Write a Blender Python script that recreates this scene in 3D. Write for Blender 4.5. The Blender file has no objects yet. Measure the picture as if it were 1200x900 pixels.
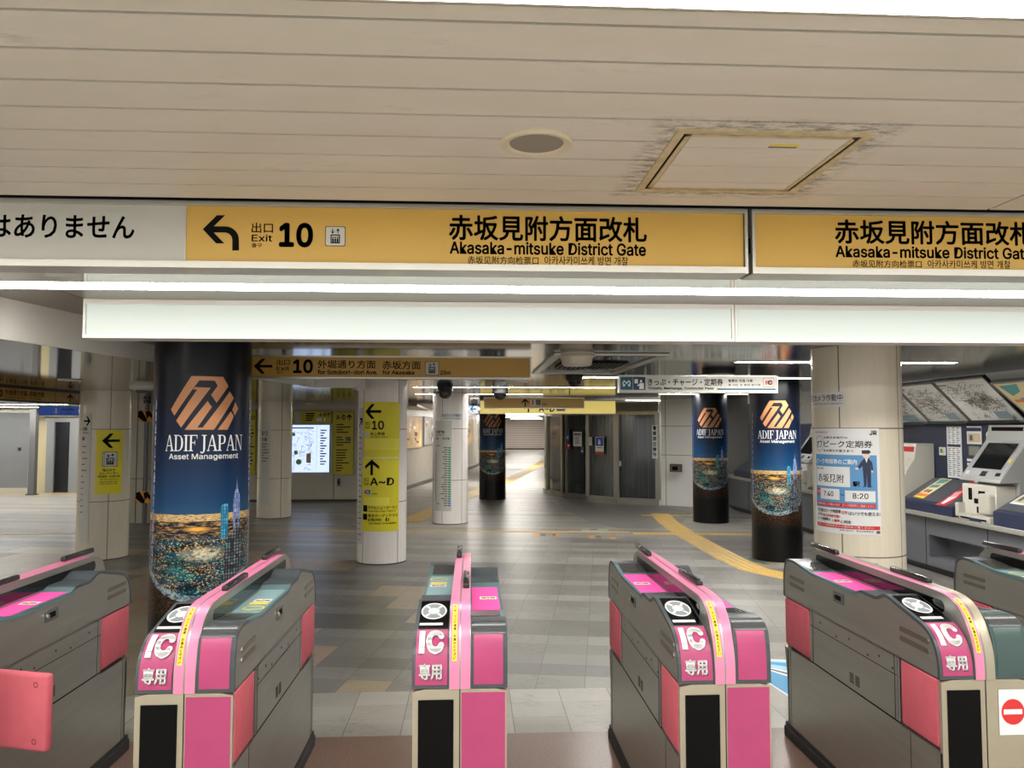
import bpy, bmesh, math, random
import numpy as np
from mathutils import Vector, Matrix
from mathutils.geometry import tessellate_polygon
TEXTLIKE = ('card_lettering', 'card_lettering_shadow', 'lettering', 'lettering_shadow', 'notice_text', 'reader_text')
random.seed(7)
S = bpy.context.scene
COL = S.collection
PI = math.pi
sin, cos = math.sin, math.cos

# ------------------------------------------------------------------ camera, world, exposure
EYE = 1.62
FPX = 905.77
PITCH, YAW = math.radians(3.1164), math.radians(3.02)
cam = bpy.data.cameras.new('camera')
cam.sensor_fit = 'HORIZONTAL'; cam.sensor_width = 36.0; cam.lens = FPX / 1200 * 36
cam.clip_start = .05; cam.clip_end = 300
camo = bpy.data.objects.new('camera', cam); COL.objects.link(camo)
camo.location = (0, 0, EYE); camo.rotation_euler = (PI / 2 + PITCH, 0, -YAW)
S.camera = camo
S.view_settings.view_transform = 'Standard'; S.view_settings.look = 'None'
S.view_settings.gamma = 1.0; S.view_settings.use_curve_mapping = False
S.view_settings.exposure = 0.0
S.cycles.use_denoising = True
S.cycles.max_bounces = 8; S.cycles.diffuse_bounces = 4; S.cycles.glossy_bounces = 4
S.cycles.sample_clamp_indirect = 6
W = bpy.data.worlds.new('world'); S.world = W; W.use_nodes = True
W.node_tree.nodes['Background'].inputs[0].default_value = (1.0, .985, .95, 1)
W.node_tree.nodes['Background'].inputs[1].default_value = 1.18     # the lit station behind the camera
TUBE = 21.0         # strength of the fluorescent tubes
TUBE_FAR = 150.0

def area(name, loc, sx, sy, power, col=(1, .985, .96), rot=(0, 0, 0)):
    l = bpy.data.lights.new(name, 'AREA'); l.shape = 'RECTANGLE'; l.size = sx; l.size_y = sy
    l.energy = power; l.color = col
    o = bpy.data.objects.new(name, l); COL.objects.link(o); o.location = loc; o.rotation_euler = rot
    return o
# added fill lights, out of view behind the camera
area('fill_light_behind', (0, -2.2, 2.45), 7, .5, 88)
area('fill_light_behind', (0, -.6, 2.45), 7, .3, 52)

# ------------------------------------------------------------------ photogrammetry helpers (measured on the photo)
_cp, _sp = cos(PITCH), sin(PITCH)
FW = Vector((sin(YAW) * _cp, cos(YAW) * _cp, _sp)); RT = Vector((cos(YAW), -sin(YAW), 0)); UP = RT.cross(FW)
def ray(x, y): return FW + RT * ((x - 600) / FPX) - UP * ((y - 450) / FPX)
def atY(x, y, Y):
    d = ray(x, y); k = Y / d.y; return Vector((d.x * k, Y, EYE + d.z * k))
def atX(x, y, X):
    d = ray(x, y); k = X / d.x; return Vector((X, d.y * k, EYE + d.z * k))
def atZ(x, y, Z):
    d = ray(x, y); k = (Z - EYE) / d.z; return Vector((d.x * k, d.y * k, Z))
TH = math.radians(9.59)            # the hall is turned against the gate line
HX = Vector((cos(TH), -sin(TH), 0)); HY = Vector((sin(TH), cos(TH), 0))
def hall(a, b, z=0): return HX * a + HY * b + Vector((0, 0, z))

# ------------------------------------------------------------------ materials
def lin(c):
    return tuple(((v / 255) / 12.92 if v / 255 <= .04045 else ((v / 255 + .055) / 1.055) ** 2.4) for v in c)
MATS = {}
def M(name, rgb, rough=.5, metal=0.0, vary=0.0, vscale=8.0, stretch=(1, 1, 1), spec=.5, emit=0.0, bump=0.0):
    if name in MATS: return MATS[name]
    m = bpy.data.materials.new(name); m.use_nodes = True; MATS[name] = m
    nt = m.node_tree; b = nt.nodes['Principled BSDF']
    c = lin(rgb)
    b.inputs['Base Color'].default_value = (*c, 1); b.inputs['Roughness'].default_value = rough
    b.inputs['Metallic'].default_value = metal; b.inputs['Specular IOR Level'].default_value = spec
    if emit:
        b.inputs['Emission Color'].default_value = (*c, 1); b.inputs['Emission Strength'].default_value = emit
    if vary or bump:
        tc = nt.nodes.new('ShaderNodeTexCoord'); mp = nt.nodes.new('ShaderNodeMapping'); mp.inputs['Scale'].default_value = stretch
        nz = nt.nodes.new('ShaderNodeTexNoise'); nz.inputs['Scale'].default_value = vscale; nz.inputs['Detail'].default_value = 5
        nt.links.new(tc.outputs['Object'], mp.inputs[0]); nt.links.new(mp.outputs[0], nz.inputs['Vector'])
        if vary:
            rp = nt.nodes.new('ShaderNodeValToRGB')
            rp.color_ramp.elements[0].position = .3; rp.color_ramp.elements[1].position = .7
            rp.color_ramp.elements[0].color = (*[max(0, v * (1 - vary)) for v in c], 1)
            rp.color_ramp.elements[1].color = (*[min(1, v * (1 + vary)) for v in c], 1)
            nt.links.new(nz.outputs['Fac'], rp.inputs[0]); nt.links.new(rp.outputs[0], b.inputs['Base Color'])
        if bump:
            bp = nt.nodes.new('ShaderNodeBump'); bp.inputs['Strength'].default_value = bump; bp.inputs['Distance'].default_value = .002
            nt.links.new(nz.outputs['Fac'], bp.inputs['Height']); nt.links.new(bp.outputs[0], b.inputs['Normal'])
    return m

steel = M('brushed steel', (172, 171, 164), .36, .85, .05, 3, (1, 1, 14))
steel_front = M('champagne steel', (178, 170, 150), .42, .6, .07, 5)
chrome = M('chrome', (205, 205, 203), .16, 1)
dark_metal = M('dark metal', (52, 52, 52), .4, .5)
pink = M('magenta vinyl', (170, 62, 108), .38, 0, .05, 14)
pink_deck = M('bright pink deck', (240, 84, 164), .6, spec=.25)
pink_bar = M('pink strip', (226, 128, 164), .3)
pink_pad = M('salmon pink pad', (188, 86, 98), .62, 0, .06, 18, bump=.25)
pad_ring = M('pad ring', (128, 48, 62), .6)
grey_trim = M('slate grey plastic', (66, 72, 76), .38)
teal_trim = M('dull teal plastic', (84, 110, 112), .4)
teal_deck = M('pale teal deck', (128, 158, 162), .45)
teal_dark = M('dark green grey plastic', (62, 82, 80), .38)
black_gloss = M('black glass', (8, 8, 9), .12)
black_matte = M('black opening', (8, 8, 7), .7, spec=.12)
black_rubber = M('black rubber', (33, 34, 35), .55)
black_ink = M('black ink', (10, 10, 9), .7, spec=.12)
white_ink = M('white ink', (235, 235, 233), .45)
white_paper = M('white paper', (228, 229, 228), .6)
red_ink = M('red ink', (206, 46, 46), .5)
yellow_label = M('yellow label', (246, 222, 60), .45)
sign_yellow = M('amber sign face', (214, 173, 82), .4, 0, .03, 2)
sign_yellow2 = M('dull amber sign face', (186, 146, 62), .42)
sign_white = M('pale grey sign face', (196, 195, 186), .4, 0, .03, 2)
alu = M('satin aluminium', (196, 194, 184), .3, .6)
alu_dark = M('dark aluminium', (120, 121, 120), .35, .7)  # darker grey than the satin aluminium
grey_text = M('grey ink', (90, 90, 92), .5)
reader_silver = M('reader silver', (128, 136, 140), .35)

def emis(name, rgb, s):
    m = M(name, rgb, .5); b = m.node_tree.nodes['Principled BSDF']
    b.inputs['Emission Color'].default_value = (*lin(rgb), 1); b.inputs['Emission Strength'].default_value = s
    return m
tube_mat = emis('lit tube', (255, 253, 248), TUBE)
tube_far = emis('lit tube far', (255, 253, 248), TUBE_FAR)
tube_mid = emis('lit tube centre', (255, 253, 248), TUBE_FAR * .4)
box_lit = emis('lit white acrylic', (150, 156, 150), 1.2)
screen_blue = emis('backlit map paper', (196, 214, 250), 1.25)
arrow_lit = emis('backlit arrow sign face', (214, 226, 250), .9)
sign_lit = emis('backlit amber sign face', (238, 214, 120), .55)

# ------------------------------------------------------------------ geometry helpers
class MB:
    def __init__(s): s.b = bmesh.new(); s.mi = 0
    def box(s, x0, x1, y0, y1, z0, z1, bev=0):
        vs = [s.b.verts.new((x, y, z)) for x in (x0, x1) for y in (y0, y1) for z in (z0, z1)]
        fs = []
        for q in ((0, 1, 3, 2), (4, 6, 7, 5), (0, 4, 5, 1), (2, 3, 7, 6), (0, 2, 6, 4), (1, 5, 7, 3)):
            f = s.b.faces.new([vs[i] for i in q]); f.material_index = s.mi; fs.append(f)
        if bev:
            bmesh.ops.recalc_face_normals(s.b, faces=fs)
            es = list({e for f in fs for e in f.edges})
            bmesh.ops.bevel(s.b, geom=es, offset=bev, segments=3, affect='EDGES', profile=.5)
        return s
    def prism(s, pts, axis, a, b):
        """polygon pts swept along axis from a to b. axis x: pts=(y,z); y: (x,z); z: (x,y)"""
        def v(p, t):
            return (t, p[0], p[1]) if axis == 'x' else (p[0], t, p[1]) if axis == 'y' else (p[0], p[1], t)
        A = [s.b.verts.new(v(p, a)) for p in pts]; B = [s.b.verts.new(v(p, b)) for p in pts]
        n = len(pts); fs = [s.b.faces.new(A), s.b.faces.new(B[::-1])]
        for i in range(n): fs.append(s.b.faces.new((A[i], B[i], B[(i + 1) % n], A[(i + 1) % n])))
        for f in fs: f.material_index = s.mi
        return s
    def loft(s, rows, closed=False):
        R = [[s.b.verts.new(p) for p in r] for r in rows]
        for r0, r1 in zip(R, R[1:]):
            n = len(r0)
            for i in range(n if closed else n - 1):
                f = s.b.faces.new((r0[i], r0[(i + 1) % n], r1[(i + 1) % n], r1[i])); f.material_index = s.mi
        return R
    def lathe(s, prof, n=32, c=(0, 0, 0)):
        """prof (r,z) revolved around z"""
        R = s.loft([[(c[0] + r * cos(2 * PI * i / n), c[1] + r * sin(2 * PI * i / n), c[2] + z) for i in range(n)] for r, z in prof], True)
        for row in (R[0], R[-1]):
            try: s.b.faces.new(row).material_index = s.mi
            except Exception: pass
        return s
    def tube(s, a, b, r, n=12):
        a, b = Vector(a), Vector(b); d = (b - a).normalized(); u = d.orthogonal().normalized(); w = d.cross(u)
        R = s.loft([[p + (u * cos(2 * PI * i / n) + w * sin(2 * PI * i / n)) * r for i in range(n)] for p in (a, b)], True)
        for row in R: s.b.faces.new(row).material_index = s.mi
        return s
    def build(s, name, mats, parent=None, smooth=False, fmap=None):
        if fmap:
            for v in s.b.verts: v.co = fmap(v.co)
        bmesh.ops.recalc_face_normals(s.b, faces=s.b.faces)
        me = bpy.data.meshes.new(name); s.b.to_mesh(me); s.b.free()
        for m in (mats if isinstance(mats, (list, tuple)) else [mats]): me.materials.append(m)
        o = bpy.data.objects.new(name, me); COL.objects.link(o)
        if smooth:
            for p in me.polygons: p.use_smooth = True
            me.set_sharp_from_angle(angle=math.radians(35))
        if parent is not None: o.parent = parent
        return o

def tag(o, label=None, cat=None, group=None, kind=None):
    if label: o['label'] = label
    if cat: o['category'] = cat
    if group: o['group'] = group
    if kind: o['kind'] = kind
    return o
def thing(name, label, cat, loc=(0, 0, 0), rz=0, group=None):
    o = bpy.data.objects.new(name, None); COL.objects.link(o); o.location = loc; o.rotation_euler = (0, 0, rz)
    return tag(o, label, cat, group)
def struct(o): o['kind'] = 'structure'; return o

_TX = {}
try:    # the sans that ships with Blender
    import os
    SANS = bpy.data.fonts.load(os.path.join(bpy.utils.system_resource('DATAFILES', path='fonts'), 'Inter.woff2'))
except Exception:
    SANS = None
def text_geo(s, bold=0.0):
    """outline of a string as flat mesh: (verts normalised to 0..1 box, faces, aspect)"""
    if SANS and all(ord(ch) < 0x250 for ch in s): bold *= .7
    k = (s, bold)
    if k in _TX: return _TX[k]
    c = bpy.data.curves.new('lettering', 'FONT'); c.body = s; c.size = 1; c.resolution_u = 3
    if SANS and all(ord(ch) < 0x250 for ch in s): c.font = SANS
    o = bpy.data.objects.new('lettering', c); COL.objects.link(o)
    dg = bpy.context.evaluated_depsgraph_get(); me = bpy.data.meshes.new_from_object(o.evaluated_get(dg))
    v = np.array([x.co[:2] for x in me.vertices]) if len(me.vertices) else np.zeros((1, 2))
    f = [tuple(p.vertices) for p in me.polygons]
    bpy.data.objects.remove(o); bpy.data.curves.remove(c); bpy.data.meshes.remove(me)
    if bold >= .008:      # heavier weight: the outline laid down again a little to every side
        n = 8 if bold >= .02 else 4; n0 = len(v); base_v, base_f = v, f; v = [base_v]; f = list(base_f)
        for k in range(n):
            a = 2 * PI * k / n + (0 if n == 8 else PI / 4); v.append(base_v + bold * np.array([cos(a), sin(a)])); f += [tuple(i + n0 * (k + 1) for i in q) for q in base_f]
        v = np.concatenate(v)
    lo, hi = v.min(0), v.max(0); d = np.maximum(hi - lo, 1e-6)
    _TX[k] = ((v - lo) / d, f, d[0] / d[1])
    return _TX[k]

def fine_mesh(V, F, mx=.03):
    """split the triangles of flat print until it can follow a curved surface"""
    V = [tuple(p) for p in V]; mid = {}; out = []
    st = []
    for q in F:
        if len(q) == 3: st.append(tuple(q))
        elif len(q) == 4: st += [(q[0], q[1], q[2]), (q[0], q[2], q[3])]
        else: st += [tuple(q[i] for i in t_) for t_ in tessellate_polygon([[Vector((*V[i][:2], 0)) for i in q]])]
    while st:
        t_ = st.pop(); L = [math.dist(V[t_[i]], V[t_[(i + 1) % 3]]) for i in range(3)]; i = max(range(3), key=lambda k: L[k])
        if L[i] < mx: out.append(t_); continue
        a, b_, c_ = t_[i], t_[(i + 1) % 3], t_[(i + 2) % 3]; key = (min(a, b_), max(a, b_))
        if key not in mid: mid[key] = len(V); V.append(((V[a][0] + V[b_][0]) / 2, (V[a][1] + V[b_][1]) / 2))
        m_ = mid[key]; st += [(a, m_, c_), (m_, b_, c_)]
    return V, out
class Print:
    """flat printed matter in a local frame: x to the viewer's right, z up, printed face looks along -y"""
    def __init__(s, ox=0, oz=0, w=1, h=1, y=0):
        s.ox, s.oz, s.w, s.h, s.y = ox, oz, w, h, y; s.layers = []; s.n = 0; s.split = False; s.mx = .03
    def _add(s, mat, verts, faces, name):
        s.n += 1; out = []
        for q in faces:
            if len(q) > 4 and name not in TEXTLIKE: out += [tuple(q[i] for i in t_) for t_ in tessellate_polygon([[Vector((*verts[i][:2], 0)) for i in q]])]
            else: out.append(q)
        faces = out; s.layers.append((mat, verts, faces, name, s.n))
    def X(s, u): return s.ox + u * s.w
    def Z(s, v): return s.oz + (1 - v) * s.h
    def rect(s, u0, u1, v0, v1, mat, name='print', seg=1):
        V, F = [], []
        for i in range(seg + 1):
            x = s.X(u0 + (u1 - u0) * i / seg); V += [(x, s.Z(v0)), (x, s.Z(v1))]
        for i in range(seg): F.append((2 * i, 2 * i + 1, 2 * i + 3, 2 * i + 2))
        s._add(mat, V, F, name); return s
    def rrect(s, u0, u1, v0, v1, r, mat, name='print', n=5):
        """rounded rectangle, r in metres"""
        x0, x1, z0, z1 = s.X(u0), s.X(u1), s.Z(v1), s.Z(v0); P = []
        for cx, cz, a in ((x1 - r, z1 - r, 0), (x0 + r, z1 - r, 90), (x0 + r, z0 + r, 180), (x1 - r, z0 + r, 270)):
            for k in range(n): t = math.radians(a + 90 * k / (n - 1)); P.append((cx + r * cos(t), cz + r * sin(t)))
        s._add(mat, P, [tuple(range(len(P)))], name); return s
    def poly(s, pts, mat, name='print'):
        s._add(mat, [(s.X(u), s.Z(v)) for u, v in pts], [tuple(range(len(pts)))], name); return s
    def ell(s, u, v, ru, rv, mat, name='print', n=28, inner=0):
        P = [(s.X(u + ru * cos(2 * PI * i / n)), s.Z(v + rv * sin(2 * PI * i / n))) for i in range(n)]
        if not inner: s._add(mat, P, [tuple(range(n))], name)
        else:
            Q = [(s.X(u + inner * ru * cos(2 * PI * i / n)), s.Z(v + inner * rv * sin(2 * PI * i / n))) for i in range(n)]
            s._add(mat, P + Q, [(i, (i + 1) % n, n + (i + 1) % n, n + i) for i in range(n)], name)
        return s
    def text(s, st, u0, u1, v0, v1, mat, bold=.012, name='lettering'):
        v, f, a = text_geo(st, bold)
        x0, x1, z0, z1 = s.X(u0), s.X(u1), s.Z(v1), s.Z(v0)
        s._add(mat, [(x0 + p[0] * (x1 - x0), z0 + p[1] * (z1 - z0)) for p in v], f, name); return s
    def line(s, u0, v0, u1, v1, t, mat, name='print'):
        a = Vector((s.X(u0), s.Z(v0))); b = Vector((s.X(u1), s.Z(v1))); d = (b - a).normalized() * t / 2; n = Vector((-d.y, d.x))
        s._add(mat, [tuple(a + n), tuple(b + n), tuple(b - n), tuple(a - n)], [(0, 1, 2, 3)], name); return s
    def build(s, parent, fmap=None, step=.0006):
        """one mesh per (name, material)"""
        groups = {}
        for mat, V, F, name, n in s.layers: groups.setdefault((name, mat.name, n if s.split and name in TEXTLIKE else 0), []).append((mat, V, F, n))
        out = []
        for (name, _, _), L in groups.items():
            me = bpy.data.meshes.new(name); v, f = [], []
            for mat, V, F, n in L:
                k = len(v)
                off = .0008 + .00005 * n
                if fmap: V, F = fine_mesh(V, F, s.mx)
                v += [tuple(fmap(x, z, off)) if fmap else (x, s.y - off, z) for x, z in V]
                f += [tuple(i + k for i in q) for q in F]
            me.from_pydata(v, [], f); me.materials.append(L[0][0]); me.update()
            o = bpy.data.objects.new(name, me); COL.objects.link(o); o.parent = parent; out.append(o)
        return out

# arrows and pictograms in unit boxes
def arrow_left(p, u0, u1, v0, v1, mat, name='arrow'):
    U = lambda a: u0 + (u1 - u0) * a
    V = lambda a: v0 + (v1 - v0) * a
    p.poly([(U(0), V(.5)), (U(.42), V(0)), (U(.62), V(0)), (U(.33), V(.41)), (U(.33), V(.59)), (U(.62), V(1)), (U(.42), V(1))], mat, name)
    p.poly([(U(.2), V(.41)), (U(1), V(.41)), (U(1), V(.59)), (U(.2), V(.59))], mat, name)
def arrow_up(p, u0, u1, v0, v1, mat, name='arrow'):
    U = lambda a: u0 + (u1 - u0) * a
    V = lambda a: v0 + (v1 - v0) * a
    p.poly([(U(.5), V(0)), (U(1), V(.42)), (U(1), V(.62)), (U(.59), V(.33)), (U(.41), V(.33)), (U(0), V(.62)), (U(0), V(.42))], mat, name)
    p.poly([(U(.41), V(.2)), (U(.59), V(.2)), (U(.59), V(1)), (U(.41), V(1))], mat, name)
def lift_icon(p, u0, u1, v0, v1, bg, ink):
    U = lambda a: u0 + (u1 - u0) * a
    V = lambda a: v0 + (v1 - v0) * a
    r = abs(p.w * (u1 - u0)) * .08
    p.rrect(U(-.03), U(1.03), V(-.03), V(1.03), r, ink, 'pictogram'); p.rrect(u0, u1, v0, v1, r, bg, 'pictogram_ground')
    p.rect(U(.25), U(.75), V(.4), V(.88), ink, 'pictogram'); p.rect(U(.31), U(.69), V(.46), V(.82), bg, 'pictogram_ground')
    for k in range(3):
        c = .38 + .12 * k
        p.ell(U(c), V(.56), (u1 - u0) * .04, (v1 - v0) * .05, ink, 'pictogram', 10); p.rect(U(c - .045), U(c + .045), V(.62), V(.82), ink, 'pictogram')
    p.line(U(.36), V(.1), U(.36), V(.34), p.w * (u1 - u0) * .05, ink, 'pictogram'); p.poly([(U(.24), V(.22)), (U(.36), V(.37)), (U(.48), V(.22)), (U(.36), V(.28))], ink, 'pictogram')
    p.line(U(.64), V(.1), U(.64), V(.34), p.w * (u1 - u0) * .05, ink, 'pictogram'); p.poly([(U(.52), V(.24)), (U(.64), V(.07)), (U(.76), V(.24)), (U(.64), V(.17))], ink, 'pictogram')

# ------------------------------------------------------------------ procedural floor, ceiling, pillar materials
def N(nt, t, **kw):
    n = nt.nodes.new(t)
    for k, v in kw.items(): setattr(n, k, v)
    return n
def math_(nt, op, a, b=None):
    n = nt.nodes.new('ShaderNodeMath'); n.operation = op
    for i, x in enumerate((a, b)):
        if x is None: continue
        if isinstance(x, (int, float)): n.inputs[i].default_value = x
        else: nt.links.new(x, n.inputs[i])
    return n.outputs[0]
def mixc(nt, fac, a, b, mode='MIX'):
    n = nt.nodes.new('ShaderNodeMix'); n.data_type = 'RGBA'; n.blend_type = mode
    for i, x in ((0, fac), (6, a), (7, b)):
        if isinstance(x, (int, float)): n.inputs[i].default_value = x
        elif isinstance(x, tuple): n.inputs[i].default_value = (*x, 1)
        else: nt.links.new(x, n.inputs[i])
    return n.outputs[2]
def ramp(nt, fac, stops, interp='LINEAR'):
    n = nt.nodes.new('ShaderNodeValToRGB'); cr = n.color_ramp; cr.interpolation = interp
    while len(cr.elements) > 1: cr.elements.remove(cr.elements[-1])
    cr.elements[0].position = stops[0][0]; cr.elements[0].color = (*stops[0][1], 1)
    for p, c in stops[1:]:
        e = cr.elements.new(p); e.color = (*c, 1)
    nt.links.new(fac, n.inputs[0]); return n.outputs[0]
def noise(nt, vec, scale, detail=4, rough=.55):
    n = nt.nodes.new('ShaderNodeTexNoise'); n.inputs['Scale'].default_value = scale; n.inputs['Detail'].default_value = detail
    n.inputs['Roughness'].default_value = rough
    nt.links.new(vec, n.inputs['Vector']); return n.outputs['Fac']
def new_mat(name):
    m = bpy.data.materials.new(name); m.use_nodes = True; return m, m.node_tree, m.node_tree.nodes['Principled BSDF']

def tile_floor(name, rot, pa, pb, w, h, hall_colours):
    m, nt, b = new_mat(name)
    tc = N(nt, 'ShaderNodeTexCoord'); mp = N(nt, 'ShaderNodeMapping'); mp.inputs['Rotation'].default_value = (0, 0, rot)
    mp.inputs['Location'].default_value = (-pa, -pb, 0)
    nt.links.new(tc.outputs['Object'], mp.inputs[0])
    sx = N(nt, 'ShaderNodeSeparateXYZ'); nt.links.new(mp.outputs[0], sx.inputs[0])
    a, bb = math_(nt, 'DIVIDE', sx.outputs[0], w), math_(nt, 'DIVIDE', sx.outputs[1], h)
    ia, ib = math_(nt, 'FLOOR', a), math_(nt, 'FLOOR', bb)
    fa, fb = math_(nt, 'FRACT', a), math_(nt, 'FRACT', bb)
    ja = math_(nt, 'LESS_THAN', fa, .0042 / w); jb = math_(nt, 'LESS_THAN', fb, .0022 / h)
    cell = N(nt, 'ShaderNodeCombineXYZ'); nt.links.new(ia, cell.inputs[0]); nt.links.new(ib, cell.inputs[1])
    wn = N(nt, 'ShaderNodeTexWhiteNoise'); wn.noise_dimensions = '2D'; nt.links.new(cell.outputs[0], wn.inputs['Vector'])
    rowv = N(nt, 'ShaderNodeCombineXYZ'); nt.links.new(ib, rowv.inputs[1])
    wr = N(nt, 'ShaderNodeTexWhiteNoise'); wr.noise_dimensions = '2D'; nt.links.new(rowv.outputs[0], wr.inputs['Vector'])
    if hall_colours:
        # wider patches of warm tiles on one side, grey bands elsewhere
        blk = N(nt, 'ShaderNodeCombineXYZ')
        nt.links.new(math_(nt, 'FLOOR', math_(nt, 'DIVIDE', math_(nt, 'ADD', ia, math_(nt, 'MULTIPLY', ib, .4)), 3.0)), blk.inputs[0]); nt.links.new(math_(nt, 'FLOOR', math_(nt, 'DIVIDE', ib, 3.0)), blk.inputs[1])
        wb = N(nt, 'ShaderNodeTexWhiteNoise'); wb.noise_dimensions = '2D'; nt.links.new(blk.outputs[0], wb.inputs['Vector'])
        t = math_(nt, 'ADD', math_(nt, 'MULTIPLY', wr.outputs['Value'], .55), math_(nt, 'MULTIPLY', wn.outputs['Value'], .2))
        t = math_(nt, 'ADD', t, math_(nt, 'MULTIPLY', wb.outputs['Value'], .18))
        base = ramp(nt, t, [(0, lin((96, 93, 88))), (.3, lin((122, 119, 114))), (.6, lin((138, 135, 129))), (1, lin((162, 159, 152)))])
        left = math_(nt, 'LESS_THAN', ia, -4.5)
        near = math_(nt, 'LESS_THAN', ib, 19.5)
        warm = math_(nt, 'MULTIPLY', math_(nt, 'MULTIPLY', left, near), math_(nt, 'GREATER_THAN', wb.outputs['Value'], .5))
        warmc = ramp(nt, wb.outputs['Color'], [(.0, lin((176, 146, 118))), (.5, lin((182, 168, 140))), (1, lin((170, 132, 108)))])
        base = mixc(nt, math_(nt, 'MULTIPLY', warm, .75), base, warmc)
    else:
        base = ramp(nt, wn.outputs['Value'], [(0, lin((160, 156, 147))), (1, lin((180, 176, 167)))])
    d1 = noise(nt, mp.outputs[0], 3.2, 7, .65)
    st = N(nt, 'ShaderNodeMapping'); st.inputs['Scale'].default_value = (1, 3.0, 1); nt.links.new(mp.outputs[0], st.inputs[0])
    d2 = noise(nt, st.outputs[0], 16, 8, .75)
    dirt = math_(nt, 'MULTIPLY', ramp(nt, d1, [(.48, (0, 0, 0)), (.68, (1, 1, 1))]), ramp(nt, d2, [(.44, (0, 0, 0)), (.6, (1, 1, 1))]))
    base = mixc(nt, math_(nt, 'MULTIPLY', dirt, .55), base, lin((92, 84, 74)))
    base = mixc(nt, math_(nt, 'MULTIPLY', ja, .8), base, lin((74, 70, 66)))
    base = mixc(nt, math_(nt, 'MULTIPLY', jb, .5), base, lin((90, 86, 80)))
    nt.links.new(base, b.inputs['Base Color'])
    rg = ramp(nt, d2, [(.3, (.27, .27, .27)), (.75, (.42, .42, .42))]); nt.links.new(rg, b.inputs['Roughness'])
    b.inputs['Specular IOR Level'].default_value = .38
    return m
floor_mat = tile_floor('hall floor tiles', TH, -.114, 4.885, .302, .24, True)
edge_mat = tile_floor('pale threshold tiles', 0, -.37, 4.17, .302, .227, False)

def granite():
    m, nt, b = new_mat('brown granite')
    tc = N(nt, 'ShaderNodeTexCoord'); v = tc.outputs['Object']
    n1 = noise(nt, v, 160, 3, .7); n2 = noise(nt, v, 60, 3)
    c = ramp(nt, n1, [(.3, lin((78, 58, 50))), (.5, lin((140, 112, 100))), (.7, lin((180, 156, 142)))])
    c = mixc(nt, math_(nt, 'MULTIPLY', n2, .4), c, lin((104, 80, 70)))
    nt.links.new(c, b.inputs['Base Color']); b.inputs['Roughness'].default_value = .28
    return m
granite_mat = granite()

def ceiling_panels():
    m, nt, b = new_mat('beige ceiling panels')
    tc = N(nt, 'ShaderNodeTexCoord'); v = tc.outputs['Object']
    mp = N(nt, 'ShaderNodeMapping'); mp.inputs['Scale'].default_value = (1, 3, 1); nt.links.new(v, mp.inputs[0])
    n1 = noise(nt, mp.outputs[0], 1.6, 5); n2 = noise(nt, mp.outputs[0], 9, 8, .75)
    c = ramp(nt, n1, [(.3, lin((222, 218, 202))), (.7, lin((231, 228, 214)))])
    stain = math_(nt, 'MULTIPLY', ramp(nt, n1, [(.52, (0, 0, 0)), (.7, (1, 1, 1))]), ramp(nt, n2, [(.5, (0, 0, 0)), (.64, (1, 1, 1))]))
    c = mixc(nt, math_(nt, 'MULTIPLY', stain, .3), c, lin((120, 104, 84)))
    # grime that gathers round the access hatch
    sx = N(nt, 'ShaderNodeSeparateXYZ'); nt.links.new(v, sx.inputs[0])
    dx = math_(nt, 'ABSOLUTE', math_(nt, 'SUBTRACT', sx.outputs[0], .91)); dy = math_(nt, 'ABSOLUTE', math_(nt, 'SUBTRACT', sx.outputs[1], 2.515))
    dd = math_(nt, 'ABSOLUTE', math_(nt, 'SUBTRACT', math_(nt, 'MAXIMUM', dx, dy), .315))
    near = ramp(nt, dd, [(0, (1, 1, 1)), (.085, (0, 0, 0))])
    n3 = noise(nt, mp.outputs[0], 14, 8, .8)
    g = math_(nt, 'MULTIPLY', near, ramp(nt, n3, [(.46, (0, 0, 0)), (.58, (1, 1, 1))]))
    c = mixc(nt, math_(nt, 'MULTIPLY', g, .75), c, lin((66, 54, 42)))
    nt.links.new(c, b.inputs['Base Color']); b.inputs['Roughness'].default_value = .42
    return m
ceil_mat = ceiling_panels()

def mirror_panels(name, rgb, rough, w, ang=0.0, metal=.85):
    """polished metal strips with fine joints"""
    m, nt, b = new_mat(name)
    tc = N(nt, 'ShaderNodeTexCoord'); mp = N(nt, 'ShaderNodeMapping'); mp.inputs['Rotation'].default_value = (0, 0, ang)
    nt.links.new(tc.outputs['Object'], mp.inputs[0]); sx = N(nt, 'ShaderNodeSeparateXYZ'); nt.links.new(mp.outputs[0], sx.inputs[0])
    f = math_(nt, 'FRACT', math_(nt, 'DIVIDE', sx.outputs[1], w)); j = math_(nt, 'LESS_THAN', f, .06)
    n1 = noise(nt, mp.outputs[0], .8, 4)
    c = ramp(nt, n1, [(.3, tuple(x * .86 for x in lin(rgb))), (.7, lin(rgb))])
    c = mixc(nt, math_(nt, 'MULTIPLY', j, .45), c, lin((60, 58, 54)))
    nt.links.new(c, b.inputs['Base Color']); b.inputs['Metallic'].default_value = metal; b.inputs['Roughness'].default_value = rough
    return m
hall_ceil_mat = mirror_panels('polished ceiling strips', (92, 88, 80), .12, .1, 0, .6)
soffit_mat = mirror_panels('mirror soffit strips', (140, 136, 128), .07, .12, TH)

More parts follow.
